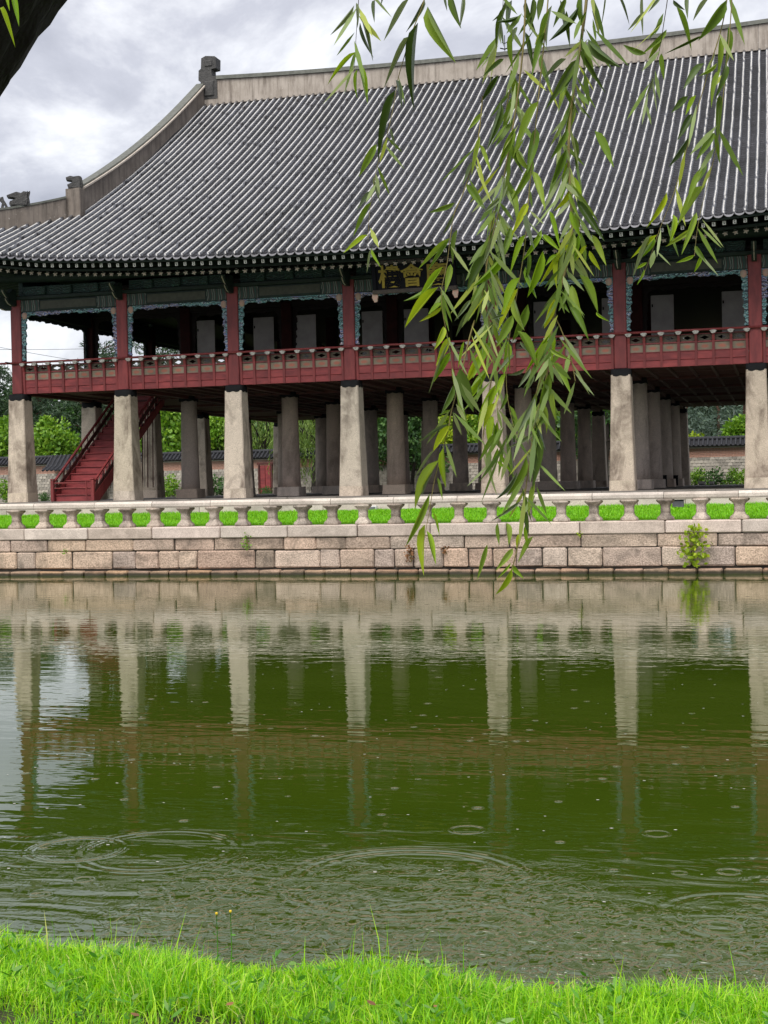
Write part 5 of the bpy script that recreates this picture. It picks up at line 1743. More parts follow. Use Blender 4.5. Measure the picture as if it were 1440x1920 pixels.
def broadleaf(mat, h=8.0, w_=3.2, ncl=64, per=84, size=0.36, barkm='bark', base=0.32):
    tr = [limb((0, 0, 0), (rng.normal(0, .3), rng.normal(0, .3), h * 0.55), 0.22, 0.12)]
    C = []; rad = []
    for k in range(ncl):
        a = rng.uniform(0, 6.28); f = rng.uniform(base, 1.0)
        rr = w_ * math.sin(min(1, (f - base * 0.7) / (1 - base * 0.7)) ** 0.7 * math.pi * 0.88 + 0.22) * rng.uniform(0.45, 1.05)
        c = np.array([rr * math.cos(a), rr * math.sin(a), h * f])
        C.append(c); rad.append(rng.uniform(0.45, 0.95) * w_ / 3.0)
        if k % 5 == 0: tr.append(limb((0, 0, h * min(f, 0.5) * 0.85), c, 0.09, 0.03))
    V, F = clump_leaves(np.array(C), np.array(rad), per, size, 0.62)
    tv_, tf_ = join(*tr)
    return mk('trunk', tv_, tf_, MAT[barkm], True), mk('crown', V, F, MAT[mat])


def pine(mat, h=12.0, lean=0.6, n=30, per=190, size=0.45):
    top = (lean, rng.normal(0, .3), h * 0.95)
    tr = [limb((0, 0, 0), top, 0.22, 0.07, 7, 0.1)]
    C = []; rad = []
    for k in range(n):
        f = 0.42 + 0.58 * k / (n - 1)
        a = rng.uniform(0, 6.28); rr = rng.uniform(0.5, 2.9) * (1.15 - f * 0.75)
        c = np.array([lean * f + rr * math.cos(a), rr * math.sin(a), h * f + rng.normal(0, .2)])
        for q in range(2):
            C.append(c + rng.normal(0, 0.45, 3) * [1, 1, 0.3]); rad.append(rng.uniform(0.5, 1.0))
        tr.append(limb((lean * f, 0, h * (f - 0.05)), c, 0.06, 0.02))
    V, F = clump_leaves(np.array(C), np.array(rad), per // 2, size, 0.16, 0.42)
    tv_, tf_ = join(*tr)
    return mk('trunk', tv_, tf_, MAT['pine_bark'], True), mk('crown', V, F, MAT[mat])


def conifer(mat, h=14.0, n=60, per=70):
    tr = [limb((0, 0, 0), (0, 0, h * 0.97), 0.22, 0.03)]
    C = []; rad = []
    for k in range(n):
        f = 0.12 + 0.88 * (k / n) ** 0.8
        a = rng.uniform(0, 6.28); rr = 3.0 * (1 - f) ** 0.8 * rng.uniform(0.4, 1.0) + 0.1
        C.append((rr * math.cos(a), rr * math.sin(a), h * f)); rad.append(0.35 + 0.75 * (1 - f))
    V, F = clump_leaves(np.array(C), np.array(rad), per, 0.4, 0.25, 0.6, 0.4)
    tv_, tf_ = join(*tr)
    return mk('trunk', tv_, tf_, MAT['pine_bark'], True), mk('crown', V, F, MAT[mat])


def weeper(mat, h=8.5, w_=3.4, ns=150):
    tr = [limb((0, 0, 0), (0.5, 0, h * 0.6), 0.28, 0.16)]
    cs = []; ds = []
    for k in range(9):
        a = rng.uniform(0, 6.28); tr.append(limb((0.3, 0, h * 0.45), (w_ * .7 * math.cos(a), w_ * .7 * math.sin(a), h * rng.uniform(.75, .95)), 0.1, 0.03))
    for k in range(ns):
        a = rng.uniform(0, 6.28); r0 = w_ * math.sqrt(rng.uniform(0.02, 1))
        zt = h * (1 - 0.28 * (r0 / w_) ** 2) * rng.uniform(0.86, 1.0)
        ln = rng.uniform(0.35, 0.85) * zt
        m = int(ln / 0.13)
        t = np.arange(m) / m
        sway = rng.normal(0, .25, 2)
        p = np.stack([r0 * math.cos(a) + sway[0] * t ** 2 + 0.15 * t, r0 * math.sin(a) + sway[1] * t ** 2, zt - ln * t], 1)
        cs.append(p); ds.append(np.stack([rng.normal(0, .45, m), rng.normal(0, .45, m), np.full(m, -1.0)], 1))
    cs = np.concatenate(cs); ds = np.concatenate(ds)
    V, F = leaf_quads(cs, ds, rng.uniform(0.22, 0.42, len(cs)), rng.uniform(0.05, 0.09, len(cs)))
    tv_, tf_ = join(*tr)
    return mk('trunk', tv_, tf_, MAT['bark'], True), mk('crown', V, F, MAT[mat])


def bushm(mat, h=1.6, w_=1.2):
    C = np.stack([rng.normal(0, w_ * 0.45, 14), rng.normal(0, w_ * .3, 14), h * rng.uniform(0.25, 0.9, 14)], 1)
    V, F = clump_leaves(C, rng.uniform(0.3, 0.5, 14), 60, 0.2, 0.5)
    tr = [limb((0, 0, 0), c, 0.03, 0.01) for c in C[:5]]
    tv_, tf_ = join(*tr)
    return mk('trunk', tv_, tf_, MAT['bark'], True), mk('crown', V, F, MAT[mat])


KIND = {
    'maple': [broadleaf('t_maple'), broadleaf('t_maple', 7.5, 3.0)],
    'yellow': [broadleaf('t_yellow', 6.0, 2.6, 36), broadleaf('t_yellow', 5.6, 2.4, 34)],
    'dark': [broadleaf('t_dark', 9.5, 3.4, 52), broadleaf('t_dark', 8.8, 3.2, 50)],
    'pine': [pine('t_pine'), pine('t_pine', 13, -0.8, 24)],
    'conifer': [conifer('t_far'), conifer('t_far', 13)],
    'weeper': [weeper('t_willow')],
    'bush': [bushm('t_maple'), bushm('t_dark')],
}
NAMES = {'maple': ('maple_tree', 'tree'), 'yellow': ('young_tree', 'tree'), 'dark': ('broadleaf_tree', 'tree'), 'pine': ('pine_tree', 'tree'),
         'conifer': ('conifer_tree', 'tree'), 'weeper': ('weeping_willow', 'tree'), 'bush': ('bush', 'bush')}
_cnt = {}


def tree(kind, px, Y, s, label, zb=1.9, group=None):
    """px: where it stands across the photograph; Y: how far away"""
    x = at(px, 880, Y).x
    v = _cnt.get(kind, 0); _cnt[kind] = v + 1
    tm, cm = KIND[kind][v % len(KIND[kind])]
    nm, cat = NAMES[kind]
    r_ = root(nm, (x, Y, zb), label, cat, group)
    M = T(x, Y, zb) @ Matrix.Rotation(rng.uniform(0, 6.28), 4, 'Z') @ Matrix.Scale(s, 4)
    put('trunk', tm, r_, M); put('crown', cm, r_, M)


G1 = 'pines beyond the courtyard wall'; G2 = 'bright maples beyond the courtyard wall'; G3 = 'dark trees beyond the courtyard wall'
G4 = 'distant conifers seen under the pavilion'; G5 = 'bushes in front of the courtyard wall'; G6 = 'yellow-green young trees above the wall'
tree('pine', -14, 110, 1.0, 'dark pine at the left edge of the picture beside the corner pillar', group=G1)
tree('pine', 92, 114, 0.93, 'dark pine above the bright maple, seen left of the staircase', group=G1)
tree('pine', 168, 116, 0.95, 'dark pine right behind the top of the staircase', group=G1)
tree('pine', 298, 118, 1.12, 'tall pine whose top shows over the railing in the second bay', group=G1)
tree('pine', 398, 112, 0.92, 'slim pine seen just left of the third front pillar', group=G1)
tree('pine', -120, 112, 1.05, 'pine outside the left edge of the picture', group=G1)
tree('maple', 20, 106, 0.86, 'bright maple at the far left behind the corner pillar', group=G2)
tree('maple', 98, 105, 0.88, 'bright green maple just left of the red staircase', group=G2)
tree('maple', 315, 104, 0.98, 'bright maple between the second front pillar and the round pillar', group=G2)
tree('maple', 410, 103, 0.82, 'bright maple close left of the third front pillar', group=G2)
tree('weeper', 486, 104, 1.0, 'weeping willow just right of the third front pillar')
tree('weeper', 588, 98.4, 0.98, 'weeping willow hanging over the wall left of the fourth front pillar')
tree('weeper', 636, 103, 1.0, 'weeping willow partly hidden by the fourth front pillar')
tree('dark', 240, 120, 1.0, 'dark tree behind the staircase and second front pillar', group=G3)
tree('dark', 540, 118, 1.0, 'dark tree behind the two weeping willows', group=G3)
tree('yellow', 696, 105, 1.15, 'yellow-green tree right of the fourth front pillar', group=G6)
tree('dark', 722, 101.8, 0.82, 'dark tree with a leaning trunk right of the fourth front pillar', group=G3)
tree('dark', 772, 98.6, 0.8, 'dark green tree in front of the wall in the middle bay', group=G3)
tree('yellow', 850, 104, 1.15, 'yellow-green tree behind the longest willow strand', group=G6)
tree('dark', 880, 112, 1.0, 'dark tree behind the yellow-green tree of the middle bay', group=G3)
tree('dark', 790, 112, 1.0, 'dark tree at the back of the middle bay', group=G3)
tree('maple', 940, 106, 1.0, 'bright maple behind the fifth front pillar', group=G2)
tree('maple', 1036, 104, 1.0, 'maple showing as a narrow strip between inner pillars right of the strands', group=G2)
tree('dark', 1138, 98.8, 0.9, 'dark stemmed tree just left of the sixth front pillar', group=G3)
tree('maple', 1120, 108, 1.1, 'bright maple just left of the sixth front pillar', group=G2)
tree('yellow', 1306, 103, 0.62, 'yellow-green young tree left in the open right bay', group=G6)
tree('yellow', 1338, 104.5, 0.56, 'low yellow-green tree in the middle of the open right bay', group=G6)
tree('maple', 1388, 104, 0.66, 'bright maple against the seventh front pillar in the open right bay', group=G2)
tree('conifer', 1296, 124, 1.0, 'grey-green conifer left in the open right bay', group=G4)
tree('conifer', 1345, 130, 1.0, 'grey-green conifer in the middle of the open right bay', group=G4)
tree('conifer', 1400, 122, 1.0, 'grey-green conifer at the seventh front pillar', group=G4)
tree('conifer', 1230, 126, 1.0, 'grey-green conifer hidden by the row of inner pillars', group=G4)
tree('conifer', 1480, 128, 1.05, 'grey-green conifer outside the right edge of the picture', group=G4)
tree('maple', 1500, 106, 1.0, 'maple outside the right edge of the picture', group=G2)
for k, (px, Y, s_, kd, lab) in enumerate((
        (-60, 128, 1.25, 'dark', 'tall dark tree beyond the wall outside the left edge'), (30, 130, 1.2, 'dark', 'tall dark tree far behind the corner pillar'), (70, 126, 1.1, 'pine', 'dark pine in the back row right of the corner pillar'),
        (130, 128, 1.2, 'dark', 'tall dark tree in the back row above the staircase foot'), (200, 130, 1.25, 'pine', 'pine in the back row behind the staircase top'), (270, 126, 1.2, 'dark', 'tall dark tree in the back row right of the second front pillar'),
        (345, 128, 1.2, 'dark', 'tall dark tree in the back row behind the first round pillar'), (430, 126, 1.2, 'dark', 'tall dark tree in the back row behind the third front pillar'), (510, 128, 1.2, 'dark', 'tall dark tree in the back row behind the first weeping willow'),
        (600, 124, 1.2, 'dark', 'tall dark tree in the back row behind the second weeping willow'), (690, 126, 1.2, 'dark', 'tall dark tree in the back row right of the fourth front pillar'), (770, 124, 1.2, 'dark', 'tall dark tree in the back row of the middle bay'),
        (850, 126, 1.2, 'dark', 'tall dark tree in the back row behind the longest willow strand'), (950, 124, 1.2, 'dark', 'tall dark tree in the back row behind the fifth front pillar'), (1040, 122, 1.2, 'dark', 'tall dark tree in the back row seen between inner pillars'),
        (1130, 124, 1.2, 'dark', 'tall dark tree in the back row left of the sixth front pillar'), (-130, 126, 1.2, 'pine', 'pine in the back row outside the left edge'))):
    tree(kd, px, Y, s_, lab, group='back row of trees beyond the courtyard wall')
tree('bush', 312, 98.6, 1.15, 'low bush at the wall foot left of the round pillar', group=G5)
tree('bush', 400, 98.4, 1.2, 'low bush at the wall foot left of the third front pillar', group=G5)
tree('bush', 12, 98.4, 1.1, 'low bush at the far left edge of the wall', group=G5)
tree('bush', 82, 98.3, 0.55, 'small tuft at the wall foot between the corner pillar and staircase', group=G5)
tree('bush', 1300, 98.4, 0.95, 'low bush left at the wall foot in the open right bay', group=G5)
tree('bush', 1340, 98.3, 0.95, 'low bush in the middle of the wall foot in the open right bay', group=G5)
tree('bush', 1385, 98.5, 0.9, 'low bush beside the seventh front pillar in the open right bay', group=G5)
tree('bush', 500, 98.3, 0.6, 'small tuft at the wall foot right of the third front pillar', group=G5)

# wooded hill closing the view
hx = np.linspace(-420, 320, 80)
V = []; F = []
for (y, k) in ((136, 0.0), (146, 0.45), (158, 0.8), (190, 0.95), (300, 1.0), (520, 0.6)):
    for x in hx:
        h = 12.5 + 1.2 * math.sin(x * 0.017 + 1) + 0.8 * math.sin(x * 0.05)
        V.append((x, y, 1.8 + h * k + (rng.normal(0, 0.7) if k else 0)))
nh = len(hx)
F = [(i * nh + j, i * nh + j + 1, (i + 1) * nh + j + 1, (i + 1) * nh + j) for i in range(5) for j in range(nh - 1)]
put('wooded_hill', mk('wooded_hill', V, F, MAT['hill']), kind='structure', label='dark wooded hill behind the palace garden')

hcx = rng.uniform(-130, 40, 900); hcy = rng.uniform(138, 160, 900)
hcz = 1.8 + (12.5 + 1.2 * np.sin(hcx * 0.017 + 1) + 0.8 * np.sin(hcx * 0.05)) * np.interp(hcy, [136, 146, 158, 190], [0, .45, .8, .95])
V, F = clump_leaves(np.stack([hcx, hcy, hcz + 0.6], 1), rng.uniform(1.2, 2.2, 900), 46, 0.8, 0.5, 0.9)
put('hillside_woods', mk('hillside_woods', V, F, MAT['t_far']), kind='stuff', label='distant woods covering the hill behind the garden')

# two overhead cables seen through the corner bay
for (a, b_, lab) in ((at(-60, 655, 98), at(420, 640, 98), 'thin overhead cable in the sky of the corner bay, upper one'), (at(-60, 640, 99), at(420, 712, 99), 'thin overhead cable in the sky of the corner bay, lower slanting one')):
    P = [np.array(a) * (1 - t) + np.array(b_) * t - np.array([0, 0, 1.2 * math.sin(t * math.pi) * 0.2]) for t in np.linspace(0, 1, 12)]
    add('overhead_cable', tube(P, 0.016, 5), MAT['cable'], None, label=lab, cat='cable', group='overhead cables behind the pavilion')

# ================================================================== near willow
WY = 2.1
wl = root('willow_tree', (-1.75, 2.1, 1.2), 'willow leaning in from the upper left with long leafy strands hanging before the pavilion', 'tree')
trunk_path = [(-2.35, 2.15, 1.1), (-2.26, 2.12, 1.8), (-1.985, 2.1, 2.73), (-1.63, 2.1, 3.395), (-1.25, 2.1, 3.80), (-0.86, 2.1, 4.09), (-0.5, 2.1, 4.2)]
tv_, tf_ = tube(trunk_path, [0.30, 0.25, 0.20, 0.19, 0.155, 0.125, 0.10], 28)
tt = np.linspace(0, 1, len(tv_))
# fine lengthwise sub-division for a barky outline
P = np.array(trunk_path); fine = []
for k in range(len(P) - 1):
    for t in np.linspace(0, 1, 18, endpoint=False): fine.append(P[k] * (1 - t) + P[k + 1] * t)
fine = np.array(fine + [P[-1]])
for _ in range(6): fine[1:-1] = (fine[:-2] + 2 * fine[1:-1] + fine[2:]) / 4
rad = np.interp(np.linspace(0, 1, len(fine)), np.linspace(0, 1, 7), [0.30, 0.25, 0.20, 0.19, 0.155, 0.125, 0.10])
tv_, tf_ = tube(fine, rad, 40)
ring = np.repeat(np.arange(len(fine)), 40); aj = np.tile(np.arange(40), len(fine))
cen = fine[ring]
ridg = 0.018 * np.sin(aj * 1.1 + 2.2 * np.sin(ring * 0.21)) + 0.012 * np.sin(aj * 2.7 + ring * 0.5) + rng.normal(0, 0.006, len(aj))
tv_ = cen + (tv_ - cen) * (1 + ridg * 2.2)[:, None]
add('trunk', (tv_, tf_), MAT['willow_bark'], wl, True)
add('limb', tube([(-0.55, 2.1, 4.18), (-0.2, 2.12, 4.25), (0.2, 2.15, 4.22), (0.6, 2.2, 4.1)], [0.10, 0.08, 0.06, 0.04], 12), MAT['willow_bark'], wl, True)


def leaf_unit(curve, fold, n=7):
    """lanceolate leaf along +x, length 1, full width 1, tip drooping towards -z"""
    V = []; F = []
    for i in range(n + 1):
        t = i / n
        w_ = (math.sin(math.pi * t ** 0.75) ** 0.85) * (1 - 0.35 * t) * 0.5 if 0 < t < 1 else 0.0
        zc = curve * (t * t - t * 0.3) * 0.35
        V += [(t, -w_, zc + fold * w_), (t, 0.0, zc), (t, w_, zc + fold * w_)]
    for i in range(n):
        a = 3 * i
        F += [(a, a + 3, a + 4, a + 1), (a + 1, a + 4, a + 5, a + 2)]
    return V, F


LEAF = {}
for c, m in (('d', 'w_dark'), ('m', 'w_mid'), ('b', 'w_bright'), ('p', 'w_pale')):
    LEAF[c] = [mk('leaf', *leaf_unit(cv, fo), MAT[m], True) for cv, fo in ((0.5, 0.35), (-0.5, 0.35), (0.15, 0.5))]


def leaf(branch, b, t, width, col, roll=None):
    b, t = np.array(b), np.array(t)
    X = t - b; ln = np.linalg.norm(X); X = X / ln
    toc = np.array(CAM) - b; toc /= np.linalg.norm(toc)
    Z = toc - X * np.dot(toc, X); Z /= np.linalg.norm(Z)
    r_ = roll if roll is not None else rng.uniform(-0.75, 0.75)
    Yv = np.cross(Z, X)
    Z2 = Z * math.cos(r_) + Yv * math.sin(r_); Y2 = np.cross(Z2, X)
    M = Matrix(((X[0] * ln, Y2[0] * width, Z2[0] * ln, b[0]), (X[1] * ln, Y2[1] * width, Z2[1] * ln, b[1]), (X[2] * ln, Y2[2] * width, Z2[2] * ln, b[2]), (0, 0, 0, 1)))
    put('leaf', random.choice(LEAF[col]), branch, M)


# each strand: path (pixels of the photograph, hung at depth Y), then its leaves (base x, y, tip x, y, width px, colour)
STRANDS = [
 (2.05, [(676, -260), (674, -20), (668, 60), (664, 140)], 2.2, [
  (664, 10, 618, 66, 12, 'p'), (668, 5, 670, 54, 11, 'p'), (675, 25, 699, 118, 11, 'p'), (675, 42, 697, 110, 7, 'p'), (668, 97, 611, 157, 15, 'b'), (672, 122, 688, 197, 13, 'b'), (670, 130, 666, 185, 6, 'b'), (703, 0, 703, 44, 9, 'p'), (715, -20, 716, 10, 8, 'p')]),
 (2.15, [(815, -260), (803, -30), (793, 10), (770, 65), (757, 110), (745, 150), (740, 190), (725, 260), (706, 310), (692, 400), (690, 450)], 2.6, [
  (768, -5, 724, 80, 15, 'p'), (796, -2, 764, 60, 15, 'p'), (802, 12, 858, 118, 27, 'm'), (784, 42, 767, 205, 25, 'd'), (768, 68, 720, 168, 13, 'p'), (742, 168, 704, 300, 27, 'd'), (706, 270, 672, 332, 24, 'm'),
  (846, -10, 866, 55, 23, 'd'), (833, -8, 838, 20, 8, 'p'), (697, 357, 671, 395, 15, 'p'), (697, 378, 667, 445, 17, 'm'), (690, 440, 646, 478, 17, 'b'), (696, 465, 717, 502, 11, 'b'), (697, 465, 690, 512, 6, 'p'),
  (868, -12, 858, 52, 10, 'p'), (742, 150, 752, 205, 8, 'p'), (732, 240, 745, 290, 8, 'p'), (700, 330, 716, 380, 8, 'p')]),
 (2.0, [(905, 180), (898, 260), (880, 330), (865, 372), (850, 400), (843, 455), (838, 500), (826, 545), (830, 590), (838, 625), (841, 645), (848, 690)], 2.6, [
  (853, 380, 805, 396, 17, 'm'), (875, 345, 908, 395, 19, 'm'), (845, 446, 789, 506, 17, 'm'), (842, 450, 803, 510, 14, 'm'), (858, 430, 846, 495, 17, 'd'), (845, 495, 833, 552, 21, 'm'), (830, 500, 788, 560, 20, 'b'),
  (812, 530, 757, 570, 9, 'm'), (822, 538, 760, 616, 24, 'b'), (828, 568, 804, 592, 20, 'b'), (828, 575, 783, 602, 14, 'b'), (829, 555, 846, 625, 13, 'm'), (832, 612, 813, 657, 21, 'b'), (843, 632, 817, 688, 23, 'b'), (845, 660, 808, 722, 22, 'b'),
  (842, 640, 806, 738, 9, 'p'), (848, 690, 852, 725, 8, 'b'), (850, 400, 830, 440, 10, 'p'), (900, 255, 885, 330, 15, 'm'), (898, 270, 920, 330, 14, 'm'), (890, 300, 870, 350, 12, 'p')]),
 (2.2, [(990, -260), (986, -20), (982, 90), (968, 200), (958, 260), (945, 330), (935, 400), (918, 460), (908, 530), (915, 580), (920, 640), (930, 720), (934, 800), (938, 850)], 4.2, [
  (950, 10, 925, 92, 15, 'd'), (972, 30, 930, 40, 10, 'd'), (945, 110, 904, 147, 15, 'd'), (935, 140, 900, 195, 17, 'd'), (905, 212, 877, 246, 15, 'm'), (940, 190, 905, 282, 17, 'd'), (960, 60, 962, 130, 18, 'm'), (958, 130, 975, 215, 20, 'm'), (975, 170, 945, 260, 26, 'm'),
  (913, 478, 876, 548, 32, 'd'), (935, 470, 938, 538, 15, 'd'), (958, 425, 932, 500, 24, 'm'), (945, 475, 885, 537, 22, 'b'), (882, 562, 852, 602, 13, 'p'), (882, 582, 855, 632, 13, 'p'), (925, 560, 908, 600, 14, 'p'),
  (965, 240, 935, 310, 24, 'm'), (970, 280, 1000, 330, 20, 'm'), (945, 330, 925, 400, 18, 'p'), (950, 350, 975, 420, 22, 'm'), (925, 440, 905, 500, 15, 'p'), (905, 660, 872, 722, 28, 'b'), (922, 640, 890, 712, 28, 'b'), (915, 690, 876, 756, 26, 'b'),
  (930, 720, 895, 792, 28, 'b'), (928, 755, 908, 805, 22, 'b'), (925, 780, 915, 837, 25, 'b'), (932, 790, 922, 842, 16, 'b'), (933, 840, 920, 864, 13, 'b'), (933, 865, 950, 880, 10, 'b'), (960, 300, 985, 260, 12, 'm'), (940, 370, 905, 400, 13, 'p'), (928, 600, 940, 660, 14, 'm')]),
 (2.1, [(1040, -260), (1030, -20), (1020, 80), (1010, 180), (1000, 280), (990, 380), (985, 460), (975, 520), (962, 590), (952, 650), (948, 720), (955, 770), (968, 815)], 3.0, [
  (1030, 20, 1010, 90, 18, 'm'), (1022, 60, 1000, 150, 22, 'm'), (1015, 100, 1040, 170, 18, 'm'), (1010, 190, 960, 290, 26, 'm'), (1005, 240, 985, 330, 30, 'm'), (1000, 300, 960, 380, 24, 'm'), (998, 320, 1020, 400, 24, 'm'), (990, 380, 960, 440, 22, 'b'),
  (988, 400, 1004, 470, 18, 'p'), (985, 440, 955, 510, 18, 'b'), (990, 470, 985, 540, 14, 'm'), (975, 520, 945, 590, 30, 'b'), (972, 540, 940, 620, 26, 'b'), (962, 590, 930, 650, 28, 'm'), (990, 570, 960, 640, 28, 'm'), (965, 560, 985, 620, 20, 'm'), (985, 500, 1012, 560, 15, 'b'),
  (952, 640, 940, 705, 26, 'b'), (965, 665, 935, 702, 14, 'p'), (985, 690, 950, 706, 13, 'p'), (995, 690, 970, 727, 14, 'p'), (1000, 700, 990, 727, 12, 'p'), (955, 760, 970, 815, 15, 'm'), (950, 735, 938, 772, 13, 'm'), (970, 620, 1005, 690, 22, 'm'), (975, 640, 1000, 668, 10, 'p'), (945, 590, 918, 600, 8, 'p'), (948, 700, 930, 745, 16, 'b')]),
 (2.1, [(1108, -260), (1103, -20), (1092, 60), (1080, 140), (1068, 220), (1065, 300), (1070, 380), (1075, 440), (1060, 510), (1045, 560), (1035, 610), (1030, 680), (1018, 740), (1002, 790), (995, 850), (985, 920), (980, 980), (970, 1030), (958, 1075)], 6.5, [
  (1103, 73, 1167, 126, 25, 'd'), (1080, 112, 1025, 203, 27, 'd'), (1062, 110, 1018, 152, 12, 'p'), (1092, -10, 1092, 62, 20, 'm'), (1085, 12, 1028, 76, 15, 'd'), (1062, -5, 1037, 52, 17, 'd'), (1115, 245, 1148, 318, 27, 'm'), (1075, 255, 1082, 318, 17, 'd'),
  (1068, 150, 1050, 215, 18, 'm'), (1075, 190, 1055, 262, 22, 'm'), (1064, 240, 1030, 300, 20, 'm'), (1062, 280, 1035, 345, 24, 'm'), (1066, 300, 1050, 380, 22, 'b'), (1068, 330, 1095, 390, 18, 'b'), (1070, 350, 1040, 400, 20, 'b'),
  (1082, 375, 1136, 457, 25, 'd'), (1110, 440, 1136, 500, 20, 'm'), (1075, 435, 1048, 517, 26, 'm'), (1085, 440, 1076, 492, 15, 'b'), (1105, 470, 1127, 508, 15, 'b'), (1086, 515, 1120, 588, 24, 'm'), (1072, 535, 1090, 602, 27, 'm'), (1068, 575, 1105, 634, 22, 'm'), (1060, 540, 1043, 585, 20, 'm'),
  (1030, 395, 1050, 475, 15, 'b'), (1018, 440, 1053, 474, 16, 'b'), (1018, 470, 988, 557, 28, 'b'), (1015, 430, 980, 492, 17, 'b'), (1045, 478, 1022, 500, 14, 'b'), (1118, 585, 1144, 603, 8, 'b'), (1070, 395, 1090, 450, 17, 'b'), (1100, 460, 1080, 490, 12, 'b'),
  (1035, 620, 1030, 690, 24, 'b'), (1035, 680, 1072, 744, 21, 'm'), (1032, 655, 1070, 676, 13, 'm'), (1030, 700, 1008, 777, 28, 'm'), (1035, 735, 1040, 788, 17, 'm'), (1003, 745, 968, 812, 21, 'p'), (1012, 815, 993, 918, 26, 'd'), (1000, 810, 953, 842, 12, 'p'), (1012, 770, 1018, 850, 10, 'p'),
  (1003, 905, 993, 966, 17, 'm'), (987, 855, 952, 937, 24, 'm'), (970, 885, 930, 942, 14, 'p'), (975, 940, 922, 978, 12, 'p'), (973, 948, 990, 1006, 18, 'd'), (950, 980, 956, 1022, 20, 'm'), (933, 980, 938, 1022, 13, 'm'), (1000, 1005, 976, 1056, 16, 'm'), (962, 1028, 930, 1070, 20, 'm'),
  (960, 1058, 984, 1084, 17, 'b'), (960, 1065, 930, 1120, 20, 'b'), (958, 1055, 930, 1086, 8, 'b'), (914, 1020, 895, 1087, 15, 'm'), (975, 1000, 968, 1030, 13, 'b'), (985, 985, 990, 1030, 12, 'b'), (1062, 20, 1070, 90, 14, 'd'), (1050, 470, 1040, 540, 20, 'b'), (1040, 560, 1020, 620, 22, 'b'),
  (1078, 60, 1100, 20, 12, 'd'), (1090, 100, 1112, 150, 14, 'm'), (1060, 160, 1090, 215, 14, 'm'), (1045, 560, 1068, 590, 14, 'm'), (1028, 640, 1008, 690, 18, 'm'), (1025, 770, 1002, 810, 16, 'm')]),
 (2.0, [(890, 600), (878, 640), (868, 690), (855, 740), (845, 775), (842, 800), (828, 850), (814, 900), (805, 960), (797, 1000), (792, 1040)], 3.2, [
  (862, 690, 890, 770, 42, 'd'), (850, 722, 822, 776, 23, 'm'), (845, 770, 822, 779, 8, 'm'), (843, 795, 779, 832, 11, 'p'), (843, 798, 812, 848, 23, 'b'), (815, 842, 779, 898, 8, 'p'), (824, 862, 768, 955, 27, 'm'), (812, 885, 788, 930, 11, 'p'), (806, 925, 760, 1030, 21, 'm'),
  (797, 983, 790, 1078, 27, 'b'), (800, 995, 812, 1062, 14, 'b'), (832, 838, 838, 915, 10, 'b'), (820, 895, 829, 938, 10, 'm'), (812, 960, 822, 1005, 8, 'b'), (870, 640, 860, 690, 9, 'b')]),
 (2.3, [(1262, -260), (1255, -20), (1245, 40), (1238, 90), (1222, 150), (1212, 190)], 2.2, [
  (1250, 55, 1198, 102, 17, 'm'), (1242, 70, 1215, 112, 16, 'm'), (1240, 100, 1246, 152, 15, 'm'), (1268, 12, 1296, 96, 15, 'm'), (1290, -5, 1290, 38, 13, 'p'), (1205, -10, 1208, 70, 10, 'p'), (1215, 20, 1180, 60, 9, 'p'), (1238, -5, 1216, 22, 10, 'p'), (1262, 0, 1288, 18, 14, 'd'), (1225, 145, 1210, 185, 9, 'p'), (1212, 100, 1165, 85, 20, 'm'), (1110, 20, 1122, 70, 7, 'p'), (1135, -10, 1128, 50, 5, 'p'), (1158, -10, 1182, 45, 6, 'p')]),
 (2.15, [(1372, -260), (1368, -20), (1352, 60), (1335, 110), (1318, 170), (1300, 230), (1285, 290), (1262, 370), (1240, 420), (1220, 480), (1205, 520)], 2.6, [
  (1362, 0, 1308, 76, 32, 'm'), (1365, 50, 1358, 132, 19, 'm'), (1350, 70, 1345, 147, 17, 'm'), (1318, 66, 1245, 102, 9, 'd'), (1320, 118, 1284, 172, 27, 'd'), (1345, 118, 1310, 142, 11, 'm'), (1290, 180, 1260, 212, 20, 'd'), (1305, 178, 1288, 217, 17, 'b'), (1297, 213, 1268, 266, 21, 'd'), (1290, 258, 1248, 312, 21, 'd'),
  (1250, 360, 1211, 427, 18, 'b'), (1232, 440, 1184, 486, 14, 'b'), (1222, 440, 1187, 522, 9, 'p'), (1226, 442, 1199, 485, 12, 'b'), (1213, 492, 1188, 506, 9, 'b'), (1208, 505, 1192, 534, 9, 'b'), (1330, -5, 1300, 40, 11, 'p'), (1352, 130, 1330, 200, 17, 'm')]),
 (2.1, [(1380, -240), (1374, -20), (1366, 90), (1356, 180), (1346, 270), (1325, 350), (1308, 420), (1302, 480)], 2.4, [
  (1350, 178, 1344, 274, 18, 'd'), (1340, 248, 1304, 302, 21, 'm'), (1324, 305, 1288, 362, 21, 'm'), (1318, 318, 1286, 382, 20, 'm'), (1322, 348, 1272, 424, 19, 'm'), (1262, 402, 1254, 457, 14, 'b'), (1300, 428, 1248, 463, 15, 'm'), (1306, 398, 1275, 482, 18, 'm'), (1303, 460, 1326, 492, 16, 'm'), (1302, 478, 1267, 491, 12, 'b'), (1315, 478, 1302, 512, 12, 'b'), (1360, 120, 1338, 190, 20, 'd'), (1340, 250, 1350, 310, 12, 'm')]),
 (2.35, [(940, -260), (946, -20), (938, 60), (930, 90)], 1.8, [
